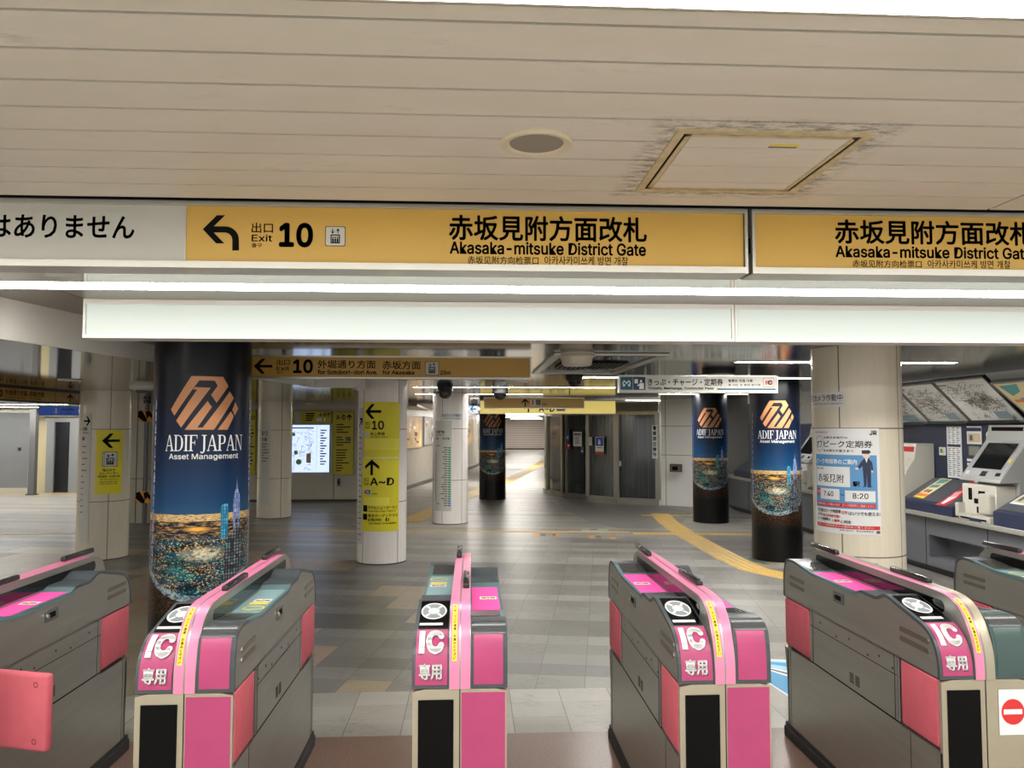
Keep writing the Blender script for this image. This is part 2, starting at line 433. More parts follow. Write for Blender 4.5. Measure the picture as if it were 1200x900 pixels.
def pillar_tile(name, rgb, rough, z_joints, phis):
    """large glazed panels: joints at given heights and angles, from the panel layout UV (u angle, v height)"""
    m, nt, b = new_mat(name)
    uv = N(nt, 'ShaderNodeUVMap'); sx = N(nt, 'ShaderNodeSeparateXYZ'); nt.links.new(uv.outputs[0], sx.inputs[0])
    tc = N(nt, 'ShaderNodeTexCoord'); mp = N(nt, 'ShaderNodeMapping'); mp.inputs['Scale'].default_value = (14, 14, 1.2); nt.links.new(tc.outputs['Object'], mp.inputs[0])
    n1 = noise(nt, mp.outputs[0], 2.2, 5)
    c = ramp(nt, n1, [(.3, tuple(x * .93 for x in lin(rgb))), (.7, lin(rgb))])
    j = None
    for z in z_joints:
        t = math_(nt, 'LESS_THAN', math_(nt, 'ABSOLUTE', math_(nt, 'SUBTRACT', sx.outputs[1], z)), .004)
        j = t if j is None else math_(nt, 'MAXIMUM', j, t)
    for p in phis:
        t = math_(nt, 'LESS_THAN', math_(nt, 'ABSOLUTE', math_(nt, 'SUBTRACT', sx.outputs[0], p)), .004)
        j = math_(nt, 'MAXIMUM', j, t)
    c = mixc(nt, math_(nt, 'MULTIPLY', j, .85), c, lin((70, 62, 54)))
    nt.links.new(c, b.inputs['Base Color']); b.inputs['Roughness'].default_value = rough
    return m

def night_city():
    """printed photograph of a city at night: dark sky, gold street lights, teal park, dark foreground"""
    m, nt, b = new_mat('night skyline print')
    uv = N(nt, 'ShaderNodeUVMap'); sx = N(nt, 'ShaderNodeSeparateXYZ'); nt.links.new(uv.outputs[0], sx.inputs[0])
    u, v = sx.outputs[0], sx.outputs[1]
    P = uv.outputs[0]
    sky = ramp(nt, math_(nt, 'DIVIDE', v, 2.2), [(0, (0, 0, 0)), (.48, lin((40, 84, 120))), (.53, lin((18, 62, 102))), (.62, lin((8, 38, 72))), (.72, lin((6, 22, 48))), (.86, lin((5, 9, 20))), (1, lin((4, 5, 9)))])
    def sc(a, c_):
        mp = N(nt, 'ShaderNodeMapping'); mp.inputs['Scale'].default_value = (a, c_, 1); nt.links.new(P, mp.inputs[0]); return mp.outputs[0]
    def dots(a, c_, lo, hi):
        vo = N(nt, 'ShaderNodeTexVoronoi'); vo.inputs['Scale'].default_value = 1; nt.links.new(sc(a, c_), vo.inputs['Vector'])
        return ramp(nt, vo.outputs['Distance'], [(lo, (1, 1, 1)), (hi, (0, 0, 0))]), vo.outputs['Color']
    def spot(cu, cv, ru, rv):
        du = math_(nt, 'DIVIDE', math_(nt, 'SUBTRACT', u, cu), ru); dv = math_(nt, 'DIVIDE', math_(nt, 'SUBTRACT', v, cv), rv)
        return ramp(nt, math_(nt, 'SQRT', math_(nt, 'ADD', math_(nt, 'MULTIPLY', du, du), math_(nt, 'MULTIPLY', dv, dv))), [(.2, (1, 1, 1)), (1, (0, 0, 0))])
    big = noise(nt, sc(6, 22), 1, 5, .6); hue = noise(nt, sc(5, 14), 1, 2); fine2 = noise(nt, sc(34, 60), 1, 6, .8)
    ground = ramp(nt, big, [(.3, lin((4, 8, 14))), (.46, lin((8, 26, 40))), (.56, lin((22, 74, 92))), (.64, lin((8, 30, 44))), (.78, lin((60, 100, 110)))])
    light = ramp(nt, hue, [(.32, lin((70, 190, 200))), (.46, lin((190, 236, 220))), (.5, lin((255, 190, 84))), (.62, lin((255, 240, 190))), (.7, lin((226, 170, 240)))])
    d1, c1 = dots(80, 130, .16, .42); d2, c2 = dots(38, 62, .08, .34)
    dens = ramp(nt, noise(nt, sc(9, 30), 1, 4, .6), [(.4, (0, 0, 0)), (.56, (1, 1, 1))])
    city = mixc(nt, math_(nt, 'MULTIPLY', d1, dens), ground, light)
    city = mixc(nt, math_(nt, 'MULTIPLY', d2, .8), city, light)
    glow = math_(nt, 'MULTIPLY', spot(.02, .845, .17, .055), ramp(nt, noise(nt, sc(26, 40), 1, 5, .7), [(.38, (.1, .1, .1)), (.55, (1, 1, 1))]))
    city = mixc(nt, math_(nt, 'MULTIPLY', glow, .85), city, lin((244, 228, 190)))
    row = math_(nt, 'MULTIPLY', spot(.06, .765, .13, .03), d1); city = mixc(nt, row, city, lin((255, 180, 90)))
    park = math_(nt, 'MULTIPLY', spot(-.14, .74, .14, .1), ramp(nt, fine2, [(.45, (0, 0, 0)), (.62, (1, 1, 1))])); city = mixc(nt, math_(nt, 'MULTIPLY', park, .7), city, lin((70, 150, 140)))
    # far band of gold lights under the horizon, with a dark field and a lit road below it
    far_l = ramp(nt, noise(nt, sc(30, 210), 1, 5, .8), [(.42, (0, 0, 0)), (.56, (1, 1, 1))])
    gold = mixc(nt, far_l, lin((66, 66, 78)), lin((255, 214, 140)))
    mid = mixc(nt, math_(nt, 'MULTIPLY', ramp(nt, noise(nt, sc(14, 90), 1, 5, .75), [(.5, (0, 0, 0)), (.62, (1, 1, 1))]), .9), lin((12, 24, 46)), lin((244, 190, 100)))
    mid = mixc(nt, spot(-.02, .995, .1, .018), mid, lin((255, 190, 80)))
    city = mixc(nt, ramp(nt, v, [(.93, (0, 0, 0)), (.965, (1, 1, 1))]), city, mid)
    city = mixc(nt, math_(nt, 'GREATER_THAN', v, 1.042), city, gold)
    # street-light brown foreground
    fg = mixc(nt, ramp(nt, fine2, [(.5, (0, 0, 0)), (.72, (1, 1, 1))]), lin((12, 9, 6)), lin((150, 96, 40)))
    edge = math_(nt, 'ADD', math_(nt, 'MULTIPLY', math_(nt, 'MULTIPLY', u, u), 1.1), .575)
    low = math_(nt, 'LESS_THAN', v, edge)
    fgd = mixc(nt, ramp(nt, v, [(.38, (1, 1, 1)), (.54, (0, 0, 0))]), fg, lin((4, 4, 4)))
    pic = mixc(nt, low, city, fgd)
    rim = math_(nt, 'LESS_THAN', math_(nt, 'ABSOLUTE', math_(nt, 'SUBTRACT', v, edge)), .022)
    pic = mixc(nt, math_(nt, 'MULTIPLY', rim, ramp(nt, fine2, [(.42, (0, 0, 0)), (.6, (1, 1, 1))])), pic, lin((170, 190, 200)))
    hz = math_(nt, 'LESS_THAN', v, 1.085)
    c = mixc(nt, hz, sky, pic)
    nt.links.new(c, b.inputs['Base Color']); b.inputs['Roughness'].default_value = .34; b.inputs['Specular IOR Level'].default_value = .28
    return m
wrap_mat = night_city()
def tower_mat(name, body, lamp, du, dv):
    m, nt, b = new_mat(name)
    uv = N(nt, 'ShaderNodeTexCoord'); br = N(nt, 'ShaderNodeTexBrick'); br.offset = 0
    br.inputs['Color1'].default_value = (*lin(lamp), 1); br.inputs['Color2'].default_value = (*lin(body), 1); br.inputs['Mortar'].default_value = (*lin(body), 1)
    br.inputs['Scale'].default_value = 1; br.inputs['Mortar Size'].default_value = .003; br.inputs['Brick Width'].default_value = du; br.inputs['Row Height'].default_value = dv
    mp = N(nt, 'ShaderNodeMapping'); mp.inputs['Rotation'].default_value = (PI / 2, 0, 0); nt.links.new(uv.outputs['Object'], mp.inputs[0]); nt.links.new(mp.outputs[0], br.inputs['Vector'])
    nt.links.new(br.outputs[0], b.inputs['Base Color']); b.inputs['Roughness'].default_value = .3
    return m
tower_teal = tower_mat('print of a teal lit tower', (28, 110, 150), (120, 214, 230), .013, .022)
tower_white = tower_mat('print of a pale lit tower', (96, 120, 180), (220, 230, 250), .012, .03)
tower_dark = tower_mat('print of a dark tower', (14, 16, 22), (150, 160, 170), .016, .02)
copper = M('copper print', (192, 132, 86), .45)

# ================================================================== SETTING
GL = 4.17; GE = 4.85           # granite edge, threshold edge
CEIL = 2.5; CM = 2.265; CH = 2.17; CS = 2.06
m = MB(); m.box(-14, 8, 2.0, GL, -.1, 0); struct(m.build('floor_granite', granite_mat))
m = MB(); m.box(-14, 8, -6, 2.0, -.1, 0); struct(m.build('floor_pale_bounce', edge_mat))  # unseen floor behind the camera, made pale to bounce light onto the ceiling
m = MB(); m.box(-14, 8, GL, GE, -.1, 0); struct(m.build('floor_threshold', edge_mat))
m = MB(); m.box(-14, 14, GE, 60, -.1, 0); struct(m.build('floor', floor_mat))

# near ceiling: boards with open dark joints
m = MB(); ys = [1.555 + .0]
y = 1.642 - .0865
for k in range(9):
    y0 = 1.642 + .1705 * (k - 1); y1 = y0 + .1705
    if k == 0: y0 = 1.57
    m.box(-6, 2.095, y0 + .0058, min(y1, 3.06) - .0058, CEIL, CEIL + .012); m.box(2.107, 7, y0 + .0058, min(y1, 3.06) - .0058, CEIL, CEIL + .012)
for k in range(26):
    y1 = 1.23 - .1705 * k
    m.box(-6, 7, y1 - .165, y1 - .0055, CEIL, CEIL + .012)
m.box(-6, 7, 1.553, 1.567, CEIL - .002, CEIL + .012); m.box(-6, 7, 1.233, 1.247, CEIL - .002, CEIL + .012)
ceil_o = struct(m.build('ceiling', ceil_mat))
m = MB(); m.box(-6, 7, -4, 3.1, CEIL + .0125, CEIL + .1); struct(m.build('ceiling_shade_slab', black_matte))  # black slab gives the joints their shade as colour

# middle ceiling over the lamp row and the drop behind the white light box
dark_strip = mirror_panels('dark ceiling strips', (150, 143, 132), .3, .085, 0, .4)
m = MB()
m.box(-6, 7, 3.2, 3.43, CM, CM + .05); m.box(-1.955, 7, 3.665, 5.0, CM, CM + .05); m.box(-6, -1.965, 3.665, 5.0, CM, CM + .05)
struct(m.build('ceiling_middle', dark_strip))
m = MB(); m.box(-6, 7, 3.06, 5.02, CM + .06, CM + .12); struct(m.build('ceiling_shade_slab', black_matte))  # shade above the middle ceiling, put in as a black slab
m = MB(); m.box(-2.6, 8, 5.0, 5.03, CH, CM + .06); struct(m.build('trim_1', alu_dark))
# hall ceiling
m = MB(); m.box(-3, 5.35, 5.03, 17.2, CH, CH + .06); struct(m.build('ceiling_hall', hall_ceil_mat))
m = MB(); m.box(5.35, 8, 4.0, 17.2, CH + .45, CH + .5); struct(m.build('ceiling_shade_slab', black_matte))  # dark of the recess over the ticket machines, put in as black colour
# mirror soffit over the passage, and its white bulkhead
bk = [(-2.42, 3.0), (-2.362, 3.99), (-2.263, 4.645), (-2.154, 5.424), (-1.98, 7.343), (-1.799, 8.9), (-1.3, 8.9), (-1.24, 9.05), (-1.40, 9.16), (-1.40, 17.2)]
m = MB(); m.prism([(-14, 2.8)] + bk + [(-14, 17.2)], 'z', CS, CS + .03)
soff = struct(m.build('ceiling_soffit', soffit_mat))
m = MB()
white_wall = M('white painted panel', (236, 233, 224), .45, 0, .03, 3)
pts = [Vector(p) for p in bk]
for a, b_ in zip(pts, pts[1:]):
    d = (b_ - a).normalized(); n = Vector((d.y, -d.x)) * .012
    m.prism([tuple(a), tuple(b_), tuple(b_ + n), tuple(a + n)], 'z', CS - .004, CM + .04)
struct(m.build('wall_bulkhead', white_wall))
m = MB(); m.box(-14, 8, 17.2, 60, 2.12, 2.2); struct(m.build('ceiling_corridor', M('white corridor ceiling', (196, 192, 182), .4, 0, .03, 3)))

# ================================================================== OVERHEAD SIGNS
def hang_sign(name, label, cat, Y, px, face, frame=alu, depth=.1, fr=.018, group=None, rz=0, frame_name='frame'):
    """px = (x0, x1, y0, y1) of the face on the photo, hung at distance Y; returns thing and Print over the whole face"""
    a, b_ = atY(px[0], (px[2] + px[3]) / 2, Y), atY(px[1], (px[2] + px[3]) / 2, Y)
    xm = (px[0] + px[1]) / 2
    zt, zb = atY(xm, px[2], Y).z, atY(xm, px[3], Y).z
    w, h = b_.x - a.x, zt - zb
    t = thing(name, label, cat, ((a.x + b_.x) / 2, Y, zb), rz, group)
    m = MB(); m.box(-w / 2, w / 2, .004, depth, 0, h); m.build('panel', face, t)
    if fr:
        m = MB(); m.box(-w / 2 - fr, w / 2 + fr, -.004, depth + .004, h, h + fr); m.box(-w / 2 - fr, w / 2 + fr, -.004, depth + .004, -fr, 0)
        m.box(-w / 2 - fr, -w / 2, -.004, depth + .004, 0, h); m.box(w / 2, w / 2 + fr, -.004, depth + .004, 0, h)
        m.build(frame_name, frame, t)
    p = Print(-w / 2, 0, w, h, .004); p.split = True
    p.px = lambda x: (x - px[0]) / (px[1] - px[0])
    return t, p

# the long overhead beam sign above the gates
SY = 3.05
XS = [-3.4, atY(217.5, 273, SY).x, atY(872, 285, SY).x, atY(884, 285, SY).x, 3.4]
ZT, ZB = 2.482, 2.262
def beam_sign(name, label, segs, x0, x1):
    t = thing(name, label, 'sign', ((x0 + x1) / 2, SY, ZB)); c = (x0 + x1) / 2
    m = MB()
    for z0, z1, yy in ((ZT, ZT + .017, 0), (ZB - .026, ZB, 0)): m.box(x0 - c, x1 - c, -.012, .13, z0 - ZB, z1 - ZB)
    m.box(x0 - c, x0 - c + .012, -.012, .13, 0, ZT - ZB); m.box(x1 - c - .012, x1 - c, -.012, .13, 0, ZT - ZB)
    for s0, s1, mat, nm in segs[1:]: m.box(s0 - c - .003, s0 - c + .003, -.004, .1, 0, ZT - ZB)
    m.build('frame', alu, t)
    for s0, s1, mat, nm in segs:
        m = MB(); m.box(s0 - c + .003, s1 - c - .003, .0, .12, 0, ZT - ZB); m.build(nm, mat, t)
    return t, c
def U(x, y=285): return atY(x, y, SY).x
def pxprint(c, yplane=0.0, Y=SY, zb=ZB, xref=0):
    p = Print(0, 0, 1, 1, yplane)
    p.X = lambda u: atY(u[0], u[1], Y).x - c if isinstance(u, tuple) else u
    return p
def beam_text(p, c, s, x0, x1, y0, y1, mat=black_ink, bold=.012):
    """pixel box (x0,x1,y0,y1) at the sign plane"""
    xm, ym = (x0 + x1) / 2, (y0 + y1) / 2
    X0, X1 = atY(x0, ym, SY).x - c, atY(x1, ym, SY).x - c; Z1, Z0 = atY(xm, y0, SY).z - ZB, atY(xm, y1, SY).z - ZB
    p.ox, p.oz, p.w, p.h = 0, 0, 1, 1
    p.text(s, X0, X1, 1 - Z1, 1 - Z0, mat, bold)
def beam_uv(c, x, y):
    q = atY(x, y, SY); return (q.x - c, 1 - (q.z - ZB))

t, c = beam_sign('overhead_sign', 'long overhead sign above the gates, white half then amber Exit 10 half', [(XS[0], XS[1], sign_white, 'white_panel'), (XS[1], XS[2], sign_yellow, 'amber_panel')], XS[0], XS[2] + .012)
p = Print(0, 0, 1, 1, 0); p.split = True
beam_text(p, c, 'この先にトイレはありません', -218, 158, 249, 279, bold=.02)
beam_text(p, c, '出口', 295, 320, 261, 273); beam_text(p, c, 'Exit', 295, 319, 275, 283, bold=.02); beam_text(p, c, '출구', 295, 307, 285, 290)
beam_text(p, c, '10', 327, 367, 261, 290, bold=.045)
beam_text(p, c, '赤坂見附方面改札', 526, 758, 253, 283, bold=.022)
beam_text(p, c, 'Akasaka-mitsuke District Gate', 527, 757, 284, 299, bold=.03)
beam_text(p, c, '赤坂见附方向检票口', 548, 631, 300.5, 310, bold=.008); beam_text(p, c, '아카사카미쓰케 방면 개찰', 638, 736, 300.5, 311, bold=.008)
q = lambda x, y: beam_uv(c, 220 + x / 6, 235 + y / 6)
p.poly([q(106, 202), q(205, 104), q(264, 104), q(184, 182), q(184, 225), q(258, 302), q(200, 302)], black_ink, 'arrow')
arc = [q(184, 182), q(265, 182)] + [q(265 + 96 * sin(a), 278 - 96 * cos(a)) for a in [PI / 2 * k / 8 for k in range(1, 8)]] + [q(361, 290), q(361, 352), q(314, 352), q(314, 280)] + [q(262 + 52 * cos(a), 278 - 52 * sin(a)) for a in [PI / 2 * k / 8 for k in range(1, 8)]] + [q(262, 225), q(184, 225)]
p.poly(arc, black_ink, 'arrow')
i0, i1 = beam_uv(c, 382, 266), beam_uv(c, 404, 288)
lift_icon(p, i0[0], i1[0], i0[1], i1[1], M('pictogram white', (206, 205, 196), .45), black_ink)
p.build(t)
t, c = beam_sign('overhead_sign', 'amber overhead gate sign at the ticket machine end of the beam', [(XS[3], XS[4], sign_yellow, 'amber_panel')], XS[3] - .012, XS[4])
p = Print(0, 0, 1, 1, 0); p.split = True
beam_text(p, c, '赤坂見附方面改札', 978, 1211, 258.5, 287, bold=.022)
beam_text(p, c, 'Akasaka-mitsuke District Gate', 979, 1209, 289, 303, bold=.03)
beam_text(p, c, '赤坂见附方向检票口', 999, 1080, 305, 313.5, bold=.008); beam_text(p, c, '아카사카미쓰케 방면 개찰', 1087, 1184, 305, 314.5, bold=.008)
p.build(t)
# the beam that carries the signs: grey top rail and polished underside
m = MB(); m.box(-6, 7, SY + .02, SY + .16, ZT + .017, CEIL + .02); struct(m.build('trim_2', alu_dark))
m = MB(); m.box(-6, 7, SY + .131, SY + .36, ZB - .02, CEIL); struct(m.build('wall_beam', mirror_panels('polished beam', (190, 184, 174), .1, .06)))
m = MB(); m.box(-6, XS[0], SY, SY + .13, ZB - .02, CEIL); m.box(XS[4], 7, SY, SY + .13, ZB - .02, CEIL); struct(m.build('trim_3', alu))

# ================================================================== LAMPS
def strip_lamp(label, x0, x1, y0, y1, z, mat=tube_mat, lip=.012, drop=.006, group='fluorescent strips of the hall ceiling'):
    t = thing('ceiling_light', label, 'light', ((x0 + x1) / 2, (y0 + y1) / 2, z), 0, group)
    w, d = (x1 - x0) / 2, (y1 - y0) / 2
    m = MB(); m.box(-w, w, -d, d, -drop, .012, .003); m.build('diffuser', mat, t)
    m = MB(); m.box(-w - lip, w + lip, -d - lip, -d, -.008, .02); m.box(-w - lip, w + lip, d, d + lip, -.008, .02); m.box(-w - lip, -w, -d, d, -.008, .02); m.box(w, w + lip, -d, d, -.008, .02)
    m.build('frame', alu, t)
    return t
strip_lamp('bright recessed strip light in the beige board ceiling nearest the camera', -5, 6, 1.25, 1.55, CEIL, tube_mat, .003, .003, group='strip lights over the gate line')
strip_lamp('long white strip light between the overhead sign and the white light box', -5.5, 6.5, 3.47, 3.61, CM, tube_mat, .012, .02, group='strip lights over the gate line')
def px_lamp(label, x0, x1, y, z=CH, dy=.05, mat=tube_far):
    a, b_ = atZ(x0, y, z), atZ(x1, y, z); Y = (a.y + b_.y) / 2
    return strip_lamp(label, a.x, b_.x, Y - .055, Y + .055, z, mat, .008, .006)
px_lamp('strip light on the hall ceiling starting above the line map pillar, the nearer of two', 485, 722, 453.5, mat=tube_mid)
px_lamp('strip light on the hall ceiling just behind the nearer one over the line map pillar', 487, 636, 461.5, mat=tube_mid)
px_lamp('strip light on the hall ceiling passing behind the poster pillar', 861, 1122, 424, dy=.07)
px_lamp('short strip light in front of the skyline pillar beside the poster pillar', 905, 985, 442.7, dy=.09)
px_lamp('strip light on the hall ceiling under the ticket sign, over the booth wall', 772, 880, 461.3, dy=.16)
px_lamp('far strip light on the ceiling in front of the staff door', 733, 805, 469, dy=.2)
px_lamp('thin strip light above the dome camera near the ticket sign', 683, 725, 441.5, dy=.06)
# far corridor and passage lamps; the last corridor one is added to light the shutter
for k, (x, y_, lab) in enumerate(((.55, 21.5, 'first strip light of the shutter corridor ceiling'), (1.9, 31, 'middle strip light of the shutter corridor ceiling'), (2.6, 41, 'third strip light of the shutter corridor ceiling'), (3.6, 50.5, 'added strip light that brightens the rolling shutter'))):
    strip_lamp(lab, x - 1.0, x + 1.0, y_ - .3, y_ + .3, 2.12, emis('lit tube corridor', (255, 250, 242), 42), .02, .03)
strip_lamp('white strip light across the passage, under the slanted amber sign', -13, -7.4, 15.9, 16.15, CS, emis('lit tube passage', (255, 252, 246), 38), .02)
strip_lamp('added unseen strip light of the passage, nearer than the slanted amber sign', -12.5, -7.2, 8.6, 8.8, CS, emis('lit tube passage', (255, 252, 246), 38), .02)  # added lamp out of view, brightens the passage
strip_lamp('added strip light brightening the passage before the grey steel door', -13, -7, 18.4, 18.6, CS, emis('lit tube passage', (255, 252, 246), 38), .02)  # another added lamp to lift the light in the passage
def down_light(label, x, y, z):
    t = thing('downlight', label, 'light', (x, y, z), 0, 'round downlights of the passage soffit')
    m = MB(); m.lathe([(.07, -.006), (.1, -.008), (.105, 0), (.07, .0)], 28); m.build('ring', alu, t, True)
    m = MB(); m.lathe([(.0, -.003), (.069, -.003), (.069, .0)], 28); m.build('lens', emis('lit lens', (255, 246, 230), 9), t)
for x, y_, lab in ((82, 445, 'round downlight in the mirror soffit above the slanted amber sign'), (365, 473.5, 'round downlight in the soffit above the backlit map'), (404, 478, 'round downlight in the soffit over the yellow exit board')):
    v = atZ(x, y_, CS); down_light(lab, v.x, v.y, CS)

# white light box (blank lit sign) hung behind the lamp row
BY = 4.0
def light_box(label, x0, x1):
    z0, z1 = 2.066, 2.252; t = thing('light_box', label, 'light box', ((x0 + x1) / 2, BY, z0), 0, 'blank lit sign boxes'); w = (x1 - x0) / 2; h = z1 - z0
    m = MB(); m.box(-w + .016, w - .016, .006, .14, .014, h - .014); m.build('acrylic_face', box_lit, t)
    m = MB(); m.box(-w, w, 0, .15, h - .014, h + .012); m.box(-w, w, 0, .15, 0, .014); m.box(-w, -w + .012, 0, .15, .014, h - .014); m.box(w - .012, w, 0, .15, .014, h - .014)
    m.build('frame', M('white enamel frame', (222, 220, 210), .4), t)
xa, xb, xc = atY(97, 375, BY).x, atY(861, 380, BY).x, 4.6
light_box('long blank white light box hanging above the gates', xa, xb - .002)
light_box('blank white light box nearest the ticket machines, beside the longer one', xb + .002, xc)

# ================================================================== PILLARS
R0 = .295
def pillar_frame(cx, cy): return math.atan2(-cx, cy)
def pillar(label, cx, cy, top, kind, mat=None, phi0=0.0, r=R0):
    rz = pillar_frame(cx, cy) + phi0
    t = thing('pillar', label, 'pillar', (cx, cy, 0), rz, None); t['kind'] = 'thing'
    m = MB(); n = 64
    uvl = m.b.loops.layers.uv.new('UVMap')
    A = [(r * sin(a), -r * cos(a)) for a in [-PI + 2 * PI * i / n for i in range(n + 1)]]
    for i in range(n):
        a0, a1 = -PI + 2 * PI * i / n, -PI + 2 * PI * (i + 1) / n
        vs = [m.b.verts.new((A[i][0], A[i][1], 0)), m.b.verts.new((A[i + 1][0], A[i + 1][1], 0)), m.b.verts.new((A[i + 1][0], A[i + 1][1], top)), m.b.verts.new((A[i][0], A[i][1], top))]
        f = m.b.faces.new(vs)
        for l, (uu, vv) in zip(f.loops, ((a0, 0), (a1, 0), (a1, top), (a0, top))): l[uvl].uv = (uu * r, vv)
    bmesh.ops.remove_doubles(m.b, verts=m.b.verts, dist=1e-5)
    m.build('advert_wrap' if kind == 'wrap' else 'tile_cladding', mat, t, True)
    m = MB(); m.lathe([(r - .012, 0), (r - .012, top)], 32); m.build('core', alu_dark, t)
    if kind != 'wrap':
        m = MB(); m.lathe([(r + .001, 0), (r + .004, .0), (r + .004, .012), (r + .001, .012)], 64); m.build('base_joint', M('dark joint', (84, 76, 70), .6), t, True)
    return t
def bend(r): return lambda x, z, off: Vector(((r + off) * sin(x / r), -(r + off) * cos(x / r), z))

SERIF = {  # high contrast capitals, unit height; each letter: width, list of polygons
 'A': (.82, [[(.36, 1), (.44, 1), (.12, .05), (.06, .05)], [(.36, 1), (.48, 1), (.78, .05), (.62, .05)], [(.2, .36), (.58, .36), (.58, .31), (.2, .31)], [(0, .05), (.2, .05), (.2, 0), (0, 0)], [(.52, .05), (.86, .05), (.86, 0), (.52, 0)]]),
 'D': (.84, [[(.1, 1), (.25, 1), (.25, 0), (.1, 0)], [(0, 1), (.4, 1), (.4, .95), (0, .95)], [(0, .05), (.4, .05), (.4, 0), (0, 0)], [(.4, 1), (.62, .94), (.78, .75), (.82, .5), (.78, .25), (.62, .06), (.4, 0), (.4, .05), (.55, .1), (.63, .26), (.66, .5), (.63, .74), (.55, .9), (.4, .95)]]),
 'I': (.36, [[(.1, 1), (.25, 1), (.25, 0), (.1, 0)], [(0, 1), (.35, 1), (.35, .95), (0, .95)], [(0, .05), (.35, .05), (.35, 0), (0, 0)]]),
 'F': (.7, [[(.1, 1), (.25, 1), (.25, 0), (.1, 0)], [(0, 1), (.68, 1), (.68, .95), (0, .95)], [(.63, .95), (.68, .95), (.68, .76), (.65, .76)], [(.25, .55), (.5, .55), (.5, .5), (.25, .5)], [(.47, .66), (.51, .66), (.51, .39), (.47, .39)], [(0, .05), (.35, .05), (.35, 0), (0, 0)]]),
 'J': (.5, [[(.24, 1), (.39, 1), (.39, .12), (.3, -.08), (.24, .02)], [(.39, .12), (.34, -.04), (.22, -.14), (.08, -.14), (.08, -.09), (.18, -.08), (.24, .02), (.24, .1)], [(.1, 1), (.5, 1), (.5, .95), (.1, .95)], [(.0, -.1), (.12, -.14), (.12, -.02), (.04, -.02)]]),
 'P': (.72, [[(.1, 1), (.25, 1), (.25, 0), (.1, 0)], [(0, 1), (.4, 1), (.4, .95), (0, .95)], [(.25, .47), (.4, .47), (.4, .42), (.25, .42)], [(.4, 1), (.58, .96), (.68, .85), (.7, .71), (.68, .57), (.58, .46), (.4, .42), (.4, .47), (.5, .52), (.54, .6), (.55, .71), (.54, .82), (.5, .9), (.4, .95)], [(0, .05), (.35, .05), (.35, 0), (0, 0)]]),
 'N': (.86, [[(.1, 1), (.15, 1), (.15, 0), (.1, 0)], [(.1, 1), (.26, 1), (.78, 0), (.7, 0)], [(.72, 1), (.77, 1), (.77, 0), (.72, 0)], [(0, 1), (.26, 1), (.26, .95), (0, .95)], [(.6, 1), (.88, 1), (.88, .95), (.6, .95)], [(0, .05), (.26, .05), (.26, 0), (0, 0)]]),
}
LOGO = [[(230, 515), (355, 283), (540, 283), (575, 347), (503, 467), (470, 412), (507, 347), (490, 312), (400, 312), (255, 558)],
        [(375, 360), (467, 362), (300, 640), (268, 592), (310, 520), (390, 376), (368, 376)],
        [(322, 655), (450, 455), (475, 497), (395, 640), (425, 640), (500, 520), (585, 385), (615, 430), (490, 655)],
        [(512, 655), (595, 525), (618, 560), (575, 655)], [(605, 515), (628, 460), (652, 505), (625, 555)]]
def wrap_print(t, r, s=1.0):
    """logo, name and printed towers on the wrap; s: x offset of the print along the arc (m)"""
    p = Print(0, 0, 1, 1)
    def lp(x, z, f): return [(x + a, 1 - (z + b_)) for a, b_ in f]
    k = .00152   # metres per logo unit
    for poly in LOGO: p.poly([(s + (a - 441) * .00100, 1 - (1.925 - (b_ - 283) * .00088)) for a, b_ in poly], copper, 'emblem')
    x = s - .245; H = .098; z = 1.468
    tot = sum(SERIF[ch][0] + .05 if ch != ' ' else .22 for ch in 'ADIF JAPAN'); sc = .5 / tot
    for ch in 'ADIF JAPAN':
        if ch == ' ': x += .18 * sc; continue
        w, polys = SERIF[ch]
        for pl in polys: p.poly([(x + a * sc, 1 - (z + b_ * H)) for a, b_ in pl], white_ink, 'lettering')
        x += (w + .05) * sc
    p.text('Asset Management', s - .215, s + .215, 1 - 1.452, 1 - 1.41, white_ink, .02, 'tagline')
    # printed towers
    p.poly([(s + .10, 1 - .93), (s + .10, 1 - 1.125), (s + .112, 1 - 1.14), (s + .145, 1 - 1.14), (s + .15, 1 - 1.12), (s + .15, 1 - .93)], tower_teal, 'skyline_print')
    p.poly([(s + .185, 1 - .98), (s + .185, 1 - 1.16), (s + .192, 1 - 1.2), (s + .205, 1 - 1.235), (s + .211, 1 - 1.3), (s + .217, 1 - 1.235), (s + .232, 1 - 1.2), (s + .24, 1 - 1.16), (s + .24, 1 - .98)], tower_white, 'skyline_print')
    p.poly([(s + .125, 1 - .6), (s + .125, 1 - .87), (s + .16, 1 - .88), (s + .16, 1 - .95), (s + .2, 1 - .96), (s + .2, 1 - 1.05), (s + .245, 1 - 1.05), (s + .245, 1 - .98), (s + .26, 1 - .98), (s + .26, 1 - .6)], tower_dark, 'skyline_print')
    for sd in (-1, 1):
        for q_ in range(14):
            zz = .75 + q_ * .075; hw = .012 if zz < 1.3 else .008
            xx = s + sd * (.36 - .0012 * q_); p.poly([(xx - hw, 1 - zz), (xx + hw, 1 - zz), (xx + hw * .7, 1 - zz - .06), (xx - hw * .7, 1 - zz - .06)], tower_white, 'edge_print')
    return p.build(t, bend(r), .0003)
def center(px_, y_, depth): v = atY(px_, y_, depth); return v.x, v.y
WR = []
